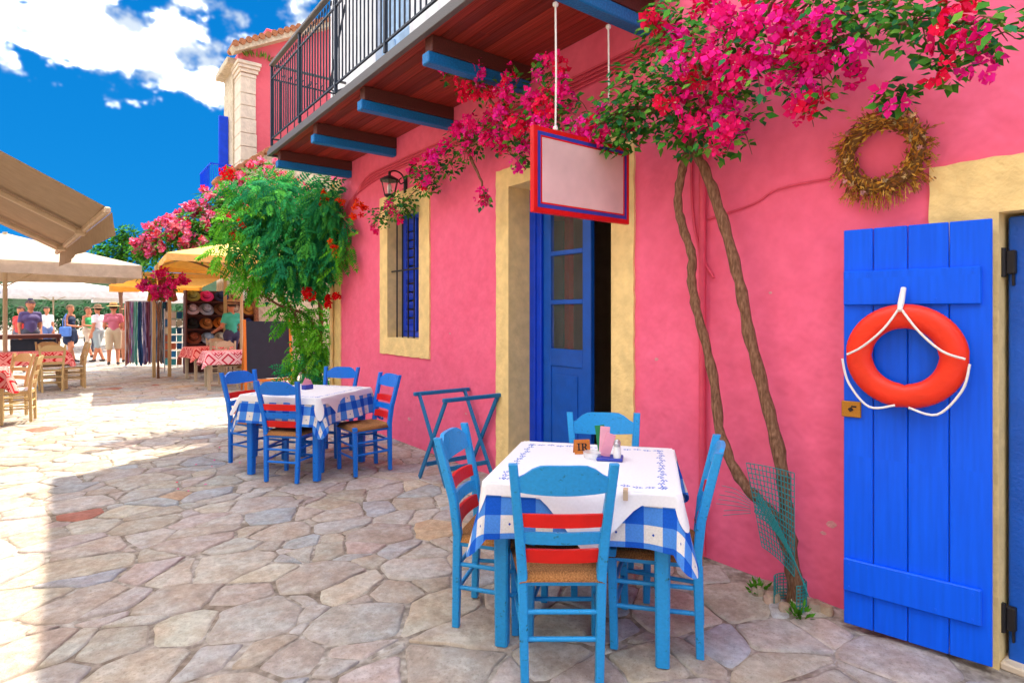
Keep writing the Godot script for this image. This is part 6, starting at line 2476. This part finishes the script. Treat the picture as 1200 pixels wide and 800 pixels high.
func stalls() -> void:
	rng.seed = 300
	# scarf rack
	var a := Vector3(1.36, 0, -19.95)
	var b := Vector3(2.42, 0, -19.55)
	var t := thing("scarf_rack", "metal rail from which the long patterned scarves hang", "rack", (a + b) * 0.5)
	var mb := MB.new()
	mb.tube([a + Vector3(0, 1.88, 0), b + Vector3(0, 1.88, 0)], 0.016, 8)
	wpart("rail", mb, mats["steel"], t)
	for p in [a, b]:
		mb = MB.new()
		mb.tube([p, p + Vector3(0, 1.88, 0)], 0.016, 8)
		mb.span(p + Vector3(-0.03, 0, -0.22), p + Vector3(0.03, 0.03, 0.22), 0.006)
		wpart("upright", mb, mats["steel"], t)
	var kinds := [["rust and pink", lin(0.45, 0.16, 0.12), lin(0.60, 0.36, 0.32)], ["lilac and white flowered", lin(0.50, 0.45, 0.66), lin(0.42, 0.10, 0.42)], ["mint green", lin(0.12, 0.48, 0.42), lin(0.30, 0.62, 0.58)], ["deep navy", lin(0.02, 0.06, 0.20), lin(0.03, 0.10, 0.30)], ["violet patterned", lin(0.24, 0.22, 0.52), lin(0.45, 0.40, 0.70)], ["wine red", lin(0.16, 0.04, 0.10), lin(0.25, 0.08, 0.16)], ["pale lavender", lin(0.48, 0.46, 0.64), lin(0.34, 0.34, 0.55)], ["sky blue spotted", lin(0.10, 0.28, 0.55), lin(0.35, 0.45, 0.66)], ["grey and brown", lin(0.24, 0.18, 0.18), lin(0.36, 0.30, 0.30)], ["dark teal blue", lin(0.01, 0.07, 0.18), lin(0.02, 0.13, 0.25)], ["brown", lin(0.14, 0.07, 0.06), lin(0.22, 0.12, 0.10)]]
	for i in kinds.size():
		mb = MB.new()
		hanging(mb, 0.125, rv(1.72, 1.80), [kinds[i][1] * 0.6, kinds[i][2] * 0.6, jit(kinds[i][1] * 0.5, 0.3)], i * 1.37)
		one("scarf", mb, mats["cloth"], "%s scarf hanging on the rail, %s from the left" % [kinds[i][0], ["first", "second", "third", "fourth", "fifth", "sixth", "seventh", "eighth", "ninth", "tenth", "last"][i]], "scarf", a.lerp(b, (i + 0.5) / kinds.size()) + Vector3(0, 1.86, 0.03), "scarves on the rail", atan2(-(b - a).z, (b - a).x))
	# shirts on hangers left of the scarves
	var sc := [["coral", lin(0.62, 0.16, 0.10)], ["cream", lin(0.62, 0.52, 0.40)], ["brick red", lin(0.42, 0.07, 0.05)], ["teal", lin(0.05, 0.30, 0.32)]]
	for i in sc.size():
		mb = MB.new()
		hanging(mb, 0.16, rv(0.75, 0.95), [sc[i][1], jit(sc[i][1], 0.25)], i * 2.3 + 0.6)
		mb.c = lin(0.4, 0.4, 0.4)
		mb.tube([Vector3(0, 0.06, 0), Vector3(0, 0.0, 0.02)], 0.006, 5)
		one("hung_shirt", mb, mats["cloth"], sc[i][0] + " garment on a hanger behind the scarf rail", "garment", Vector3(1.42 + i * 0.24, 1.80, -20.45), "garments behind the scarf rail")
	# postcard stand
	t = thing("postcard_stand", "white wire stand full of blue postcards beside the scarves", "stand", Vector3(2.28, 0.016, -17.3), -0.25)
	mb = MB.new()
	for x in [-0.27, 0.27]:
		mb.tube([Vector3(x, 0, 0), Vector3(x, 1.62, 0)], 0.014, 6)
	for k in 8:
		mb.tube([Vector3(-0.27, 0.16 + k * 0.2, 0), Vector3(0.27, 0.16 + k * 0.2, 0)], 0.007, 5)
	obj("frame", mb, mats["steel"], t)
	for k in 7:
		for i in 4:
			mb = MB.new()
			mb.c = jit([lin(0.02, 0.20, 0.50), lin(0.05, 0.36, 0.48), lin(0.55, 0.52, 0.45), lin(0.45, 0.12, 0.06), lin(0.02, 0.12, 0.32)][rng.randi() % 5], 0.3)
			mb.box(Vector3(-0.195 + i * 0.13, 0.26 + k * 0.2, 0.02), Vector3(0.115, 0.165, 0.004), Basis(Vector3.RIGHT, -0.12))
			obj("postcard", mb, mats["painted"], t)
	# hat shelves
	t = thing("hat_shelves", "dark shelving of the hat stall under the canopy", "shelves", Vector3(3.0, 0, -16.8))
	for y in [0.35, 0.75, 1.12, 1.48, 1.82]:
		mb = MB.new()
		mb.span(Vector3(2.42, y - 0.02, -16.95), Vector3(4.05, y, -16.60), 0.003)
		wpart("shelf", mb, mats["dark plank"], t)
	mb = MB.new()
	mb.span(Vector3(2.40, 0, -16.99), Vector3(4.07, 2.1, -16.955))
	wpart("back_panel", mb, mats["dark plank"], t)
	for x in [2.40, 4.05]:
		mb = MB.new()
		mb.span(Vector3(x - 0.02, 0, -16.953), Vector3(x + 0.018, 2.1, -16.58), 0.003)
		wpart("side_panel", mb, mats["dark plank"], t)
	var hc := [["olive green", lin(0.30, 0.34, 0.10)], ["hot pink", lin(0.75, 0.04, 0.22)], ["navy", lin(0.03, 0.05, 0.12)], ["straw", lin(0.55, 0.36, 0.16)], ["white", lin(0.66, 0.62, 0.60)], ["pale lilac", lin(0.55, 0.48, 0.58)], ["grey blue", lin(0.36, 0.40, 0.52)], ["brown", lin(0.20, 0.10, 0.05)], ["cream", lin(0.62, 0.52, 0.40)], ["golden straw", lin(0.62, 0.36, 0.08)], ["black", lin(0.02, 0.02, 0.02)], ["rust", lin(0.42, 0.16, 0.05)], ["orange", lin(0.60, 0.18, 0.03)], ["light grey", lin(0.48, 0.48, 0.50)], ["dark blue", lin(0.03, 0.06, 0.22)], ["red brown", lin(0.30, 0.08, 0.04)], ["pale blue", lin(0.40, 0.52, 0.70)], ["ivory", lin(0.70, 0.64, 0.52)], ["tan", lin(0.42, 0.28, 0.16)], ["violet", lin(0.28, 0.16, 0.42)]]
	var rows := ["top", "second", "third", "fourth"]
	for i in hc.size():
		mb = MB.new()
		hat_shape(mb, Vector3.ZERO, hc[i][1], rv(0.165, 0.195), 0.12)
		var y: float = [1.835, 1.495, 1.135, 0.765][i / 5]
		var hat := one("sun_hat", mb, mats["cloth"], "%s hat on the %s shelf of the hat stall" % [hc[i][0], rows[i / 5]], "hat", Vector3(2.58 + (i % 5) * 0.325 + rv(-0.02, 0.02), y, -16.77 + rv(-0.01, 0.01)), "hats on the stall shelves")
		hat.position += Vector3(0, 0.13, -0.02)
		hat.rotation = Vector3(0.95 + rv(-0.1, 0.1), rv(-0.15, 0.15), 0)
	# bags hung at the stall corner
	for i in 3:
		mb = MB.new()
		mb.c = [lin(0.62, 0.28, 0.02), lin(0.50, 0.04, 0.05), lin(0.30, 0.10, 0.04)][i]
		hanging(mb, 0.20, 0.55, [mb.c, jit(mb.c, 0.2)], i * 2.0)
		one("hanging_cloth", mb, mats["cloth"], ["amber yellow", "crimson", "brown"][i] + " cloth hung from the front edge of the stall canopy", "cloth", Vector3(1.62 + i * 0.20, 2.36, -16.12), "cloths hung from the stall canopy")
	# climbing flowers on the stall post
	shrub("stall_bougainvillea", "magenta bougainvillea spray hanging over the stall post", Vector3(1.72, 0, -15.9), [[-0.05, 2.15, 0.0, 0.26, 60, 5], [0.28, 2.28, 0.1, 0.25, 60, 5], [-0.35, 2.38, 0.0, 0.18, 30, 3], [0.1, 1.95, 0.05, 0.16, 20, 3]], [lin(0.05, 0.16, 0.03)], [lin(0.72, 0.02, 0.24), lin(0.80, 0.05, 0.30)], [0.07, 0.12, 0.5], "climbing plant", 0.35)
	var og := [lin(0.08, 0.28, 0.03), lin(0.14, 0.38, 0.05), lin(0.05, 0.18, 0.04)]
	shrub("oleander_tree", "pink flowering oleander rising behind the yellow parasol", Vector3(3.75, 0, -15.4), [[-1.9, 3.15, 0.3, 0.50, 700, 18], [-1.35, 3.45, 0.2, 0.55, 800, 18], [-0.9, 3.95, 0.1, 0.55, 800, 18], [-0.35, 4.35, 0.0, 0.60, 800, 18], [-1.0, 3.2, 0.4, 0.6, 1000, 5], [0.2, 4.7, 0.1, 0.6, 800, 12], [0.0, 3.9, 0.4, 0.7, 1000, 6], [0.7, 4.4, 0.2, 0.6, 700, 9], [-2.3, 2.95, 0.2, 0.32, 320, 6]], og, [lin(0.80, 0.22, 0.40), lin(0.78, 0.11, 0.34), lin(0.82, 0.40, 0.50), lin(0.78, 0.16, 0.36), lin(0.75, 0.05, 0.08)], [0.12, 0.24, 0.26])
	shrub("leafy_tree", "green leafy tree beyond the parasols, left of the oleander", Vector3(1.5, 0, -24), [[0.0, 3.7, 0, 0.7, 700, 0], [-0.5, 3.3, 0, 0.6, 500, 0], [0.5, 3.4, 0.1, 0.7, 600, 0], [0.1, 4.2, 0, 0.4, 280, 0], [0.9, 3.9, 0, 0.5, 300, 0]], [lin(0.05, 0.20, 0.02), lin(0.09, 0.30, 0.03), lin(0.03, 0.12, 0.03)], [], [0.12, 0.2, 0.5])
	for i in 7:
		var x := -6.0 + i * 2.6
		shrub("far_shrub", "dark rounded shrub at the far side of the square, %s from the left" % ["first", "second", "third", "fourth", "fifth", "sixth", "seventh"][i], Vector3(x, 0, -46 - rv(0, 3)), [[0, 1.6, 0, 1.3, 420, 0], [0.8, 1.2, 0.2, 1.0, 260, 0], [-0.7, 1.2, 0, 1.0, 260, 0]], [lin(0.03, 0.09, 0.04), lin(0.05, 0.13, 0.06)], [], [0.22, 0.36, 0.5], "shrub")

func street_tables() -> void:
	rng.seed = 500
	damask("red damask", Color(0.95, 0.62, 0.60), Color(0.80, 0.10, 0.16))
	damask("rose damask", Color(0.93, 0.74, 0.76), Color(0.78, 0.14, 0.26))
	# [centre x, z, half x, half z, turn, label of table, cloth, cloth label]
	for r in [[-1.10, -10.75, 0.45, 0.45, 0.05, "pine table with red cloth cut by the left edge of the picture", "red damask", "red patterned cloth on the table cut by the left edge"], [-0.75, -15.0, 0.80, 0.42, 0.05, "long pine table under the cream parasol", "red damask", "red patterned cloth on the long table under the cream parasol"], [2.62, -13.0, 0.42, 0.42, -0.1, "pale wood table under the yellow parasol, nearer to the camera", "rose damask", "rose patterned cloth on the nearer table under the yellow parasol"], [2.62, -15.0, 0.42, 0.42, 0.1, "pale wood table under the yellow parasol, nearer to the scarves", "red damask", "deep red patterned cloth on the table nearer to the scarves"]]:
		var at := Vector3(r[0], 0.016, r[1])
		make_table(r[5], mats["pine"] if r[0] < 0 else mats["pale wood"], at, r[4], r[2], r[3], 0.73, "wooden tables in the square")
		var mb := MB.new()
		drape(mb, r[2] + 0.006, r[3] + 0.006, 0.735, square_fall(0.24, 1.35), 0.28, r[0] * 3.0, 1.0 / 0.34, Vector2(0.1, 0.3))
		one("red_tablecloth", mb, mats[r[6]], r[7], "tablecloth", at, "red tablecloths", r[4])
	var g := "natural wood chairs in the square"
	var c := make_chair("wooden_chair", "light wooden chair with a white cushion, nearest at the left edge", g, "pine")
	c.position = Vector3(-0.36, 0.016, -10.62)
	c.rotation.y = face(-1, -0.12)
	copy_of(c, "light wooden chair with its back to the camera at the long red table", Vector3(-0.20, 0.016, -14.25), face(-0.05, -1))
	copy_of(c, "light wooden chair at the near end of the long red table", Vector3(0.30, 0.016, -14.75), face(-1, 0.1))
	copy_of(c, "light wooden chair at the end of the long red table, farther from the camera", Vector3(0.28, 0.016, -15.30), face(-1, -0.1))
	copy_of(c, "light wooden chair half hidden behind the nearest wooden chair at the left", Vector3(-0.55, 0.016, -11.35), face(-0.8, 0.6))
	copy_of(c, "light wooden chair behind the long red table, below the menu desk", Vector3(-0.3, 0.016, -15.85), face(0, 1))
	var p := make_chair("wooden_chair", "whitish chair with a crossed back at the rose clothed table", g, "cross")
	p.position = Vector3(3.0, 0.016, -12.35)
	p.rotation.y = face(-0.25, -1)
	copy_of(p, "pale wooden chair behind the rose clothed table", Vector3(2.75, 0.016, -13.75), face(0.1, 1))
	copy_of(p, "pale wooden chair at the left of the rose clothed table", Vector3(2.72, 0.016, -14.35), face(-0.1, -1))
	copy_of(p, "pale wooden chair beyond the deep red clothed table, by the hat stall", Vector3(2.9, 0.016, -15.72), face(-0.2, 1))
	# chalkboard
	var t := thing("chalkboard", "blank black chalkboard with an orange frame standing beside the vine", "chalkboard", Vector3(3.12, 0.016, -11.9), -0.06)
	var mb := MB.new()
	mb.box(Vector3(0, 0.80, 0.0), Vector3(0.80, 1.10, 0.02), Basis(Vector3.RIGHT, -0.12))
	obj("board", mb, mats["chalkboard"], t)
	for s in [-1.0, 1.0]:
		mb = MB.new()
		mb.bar(Vector3(0.415 * s, 0.0, 0.10), Vector3(0.415 * s, 1.38, -0.07), 0.05, 0.04, Vector3.RIGHT, 0.005)
		obj("frame_post", mb, mats["orange wood"], t)
		mb = MB.new()
		mb.bar(Vector3(0.40 * s, 0.0, -0.45), Vector3(0.40 * s, 1.34, -0.10), 0.04, 0.03, Vector3.RIGHT, 0.005)
		obj("rear_leg", mb, mats["orange wood"], t)
	mb = MB.new()
	mb.box(Vector3(0, 0.22, 0.075), Vector3(0.78, 0.05, 0.04), Basis.IDENTITY, 0.005)
	obj("lower_rail", mb, mats["orange wood"], t)
	# menu desk
	t = thing("menu_desk", "dark wooden menu desk with a green slate in front of the purple shirted person", "desk", Vector3(-0.75, 0.016, -18.3), 0.1)
	mb = MB.new()
	mb.span(Vector3(-0.65, 0.90, -0.25), Vector3(0.65, 1.0, 0.25), 0.01)
	for x in [-0.6, 0.6]:
		mb.span(Vector3(x - 0.03, 0, -0.2), Vector3(x + 0.03, 0.899, 0.2), 0.005)
	obj("desk", mb, mats["dark plank"], t)
	mb = MB.new()
	mb.box(Vector3(0.12, 0.70, 0.24), Vector3(0.85, 0.38, 0.02), Basis(Vector3.RIGHT, -0.2), 0.004)
	obj("slate", mb, mats["chalkboard"], t)
	# in the dark room behind the main door
	var rc := make_chair("taverna_chair", "dark green chair dimly seen inside the open doorway", "chairs inside the taverna", "far")
	rc.position = Vector3(4.35, 0.03, -3.75)
	rc.rotation.y = face(0.3, -1)
	for k in rc.get_children():
		k.material_override = mats["net green"] if k.name != "seat" else k.material_override
	mb = MB.new()
	mb.c = lin(0.02, 0.22, 0.20)
	hanging(mb, 0.5, 2.3, [lin(0.02, 0.20, 0.18), lin(0.02, 0.24, 0.20)], 1.0)
	one("green_curtain", mb, mats["cloth"], "teal curtain seen through the glass of the blue door", "curtain", Vector3(3.95, 2.45, -4.62), "", -0.9)
	mb = MB.new()
	mb.span(Vector3(-0.035, 0, -0.035), Vector3(0.035, 2.5, 0.035), 0.006)
	mb.span(Vector3(-0.09, 0, -0.09), Vector3(0.09, 0.03, 0.09), 0.006)
	mb.span(Vector3(-0.06, 2.47, -0.06), Vector3(0.06, 2.52, 0.06), 0.006)
	one("red_post", mb, mats["sign red"], "slim red post seen through the glass of the blue door", "post", Vector3(4.02, 0.03, -4.35))

# ------------------------------------------------------------------
func _ready() -> void:
	# camera: level, with the lens shifted down
	var cam := Camera3D.new()
	cam.name = "camera"
	cam.projection = Camera3D.PROJECTION_FRUSTUM
	cam.near = 0.1
	cam.far = 900.0
	cam.size = 2.0 * 0.1 * 400.0 / 690.0
	cam.frustum_offset = Vector2(0, -0.1 * 32.0 / 690.0)
	add_child(cam)
	cam.position = Vector3(0, 1.5, 0)
	cam.rotation.y = deg_to_rad(-37.2)
	cam.current = true
	var env := Environment.new()
	env.background_mode = Environment.BG_SKY
	env.sky = make_sky()
	env.tonemap_mode = Environment.TONE_MAPPER_LINEAR
	env.tonemap_exposure = 5.4
	env.sdfgi_enabled = true
	env.ssao_enabled = true
	env.ssil_enabled = true
	var we := WorldEnvironment.new()
	we.name = "environment"
	we.environment = env
	add_child(we)
	var sun := DirectionalLight3D.new()
	sun.name = "sun"
	sun.light_energy = 0.6
	sun.light_color = Color(1.0, 0.945, 0.84)
	sun.light_angular_distance = 0.5
	sun.shadow_enabled = true
	add_child(sun)
	var el := deg_to_rad(62.5)
	var dir := Vector3(-0.85 * cos(el), -sin(el), 0.527 * cos(el))
	sun.look_at_from_position(Vector3.ZERO, dir, Vector3.UP)

	make_materials()
	make_ground()
	far_houses()
	make_house()
	make_awnings()
	make_dining()
	street_tables()
	wall_things()
	bougainvillea()
	vine()
	stalls()
	make_people()
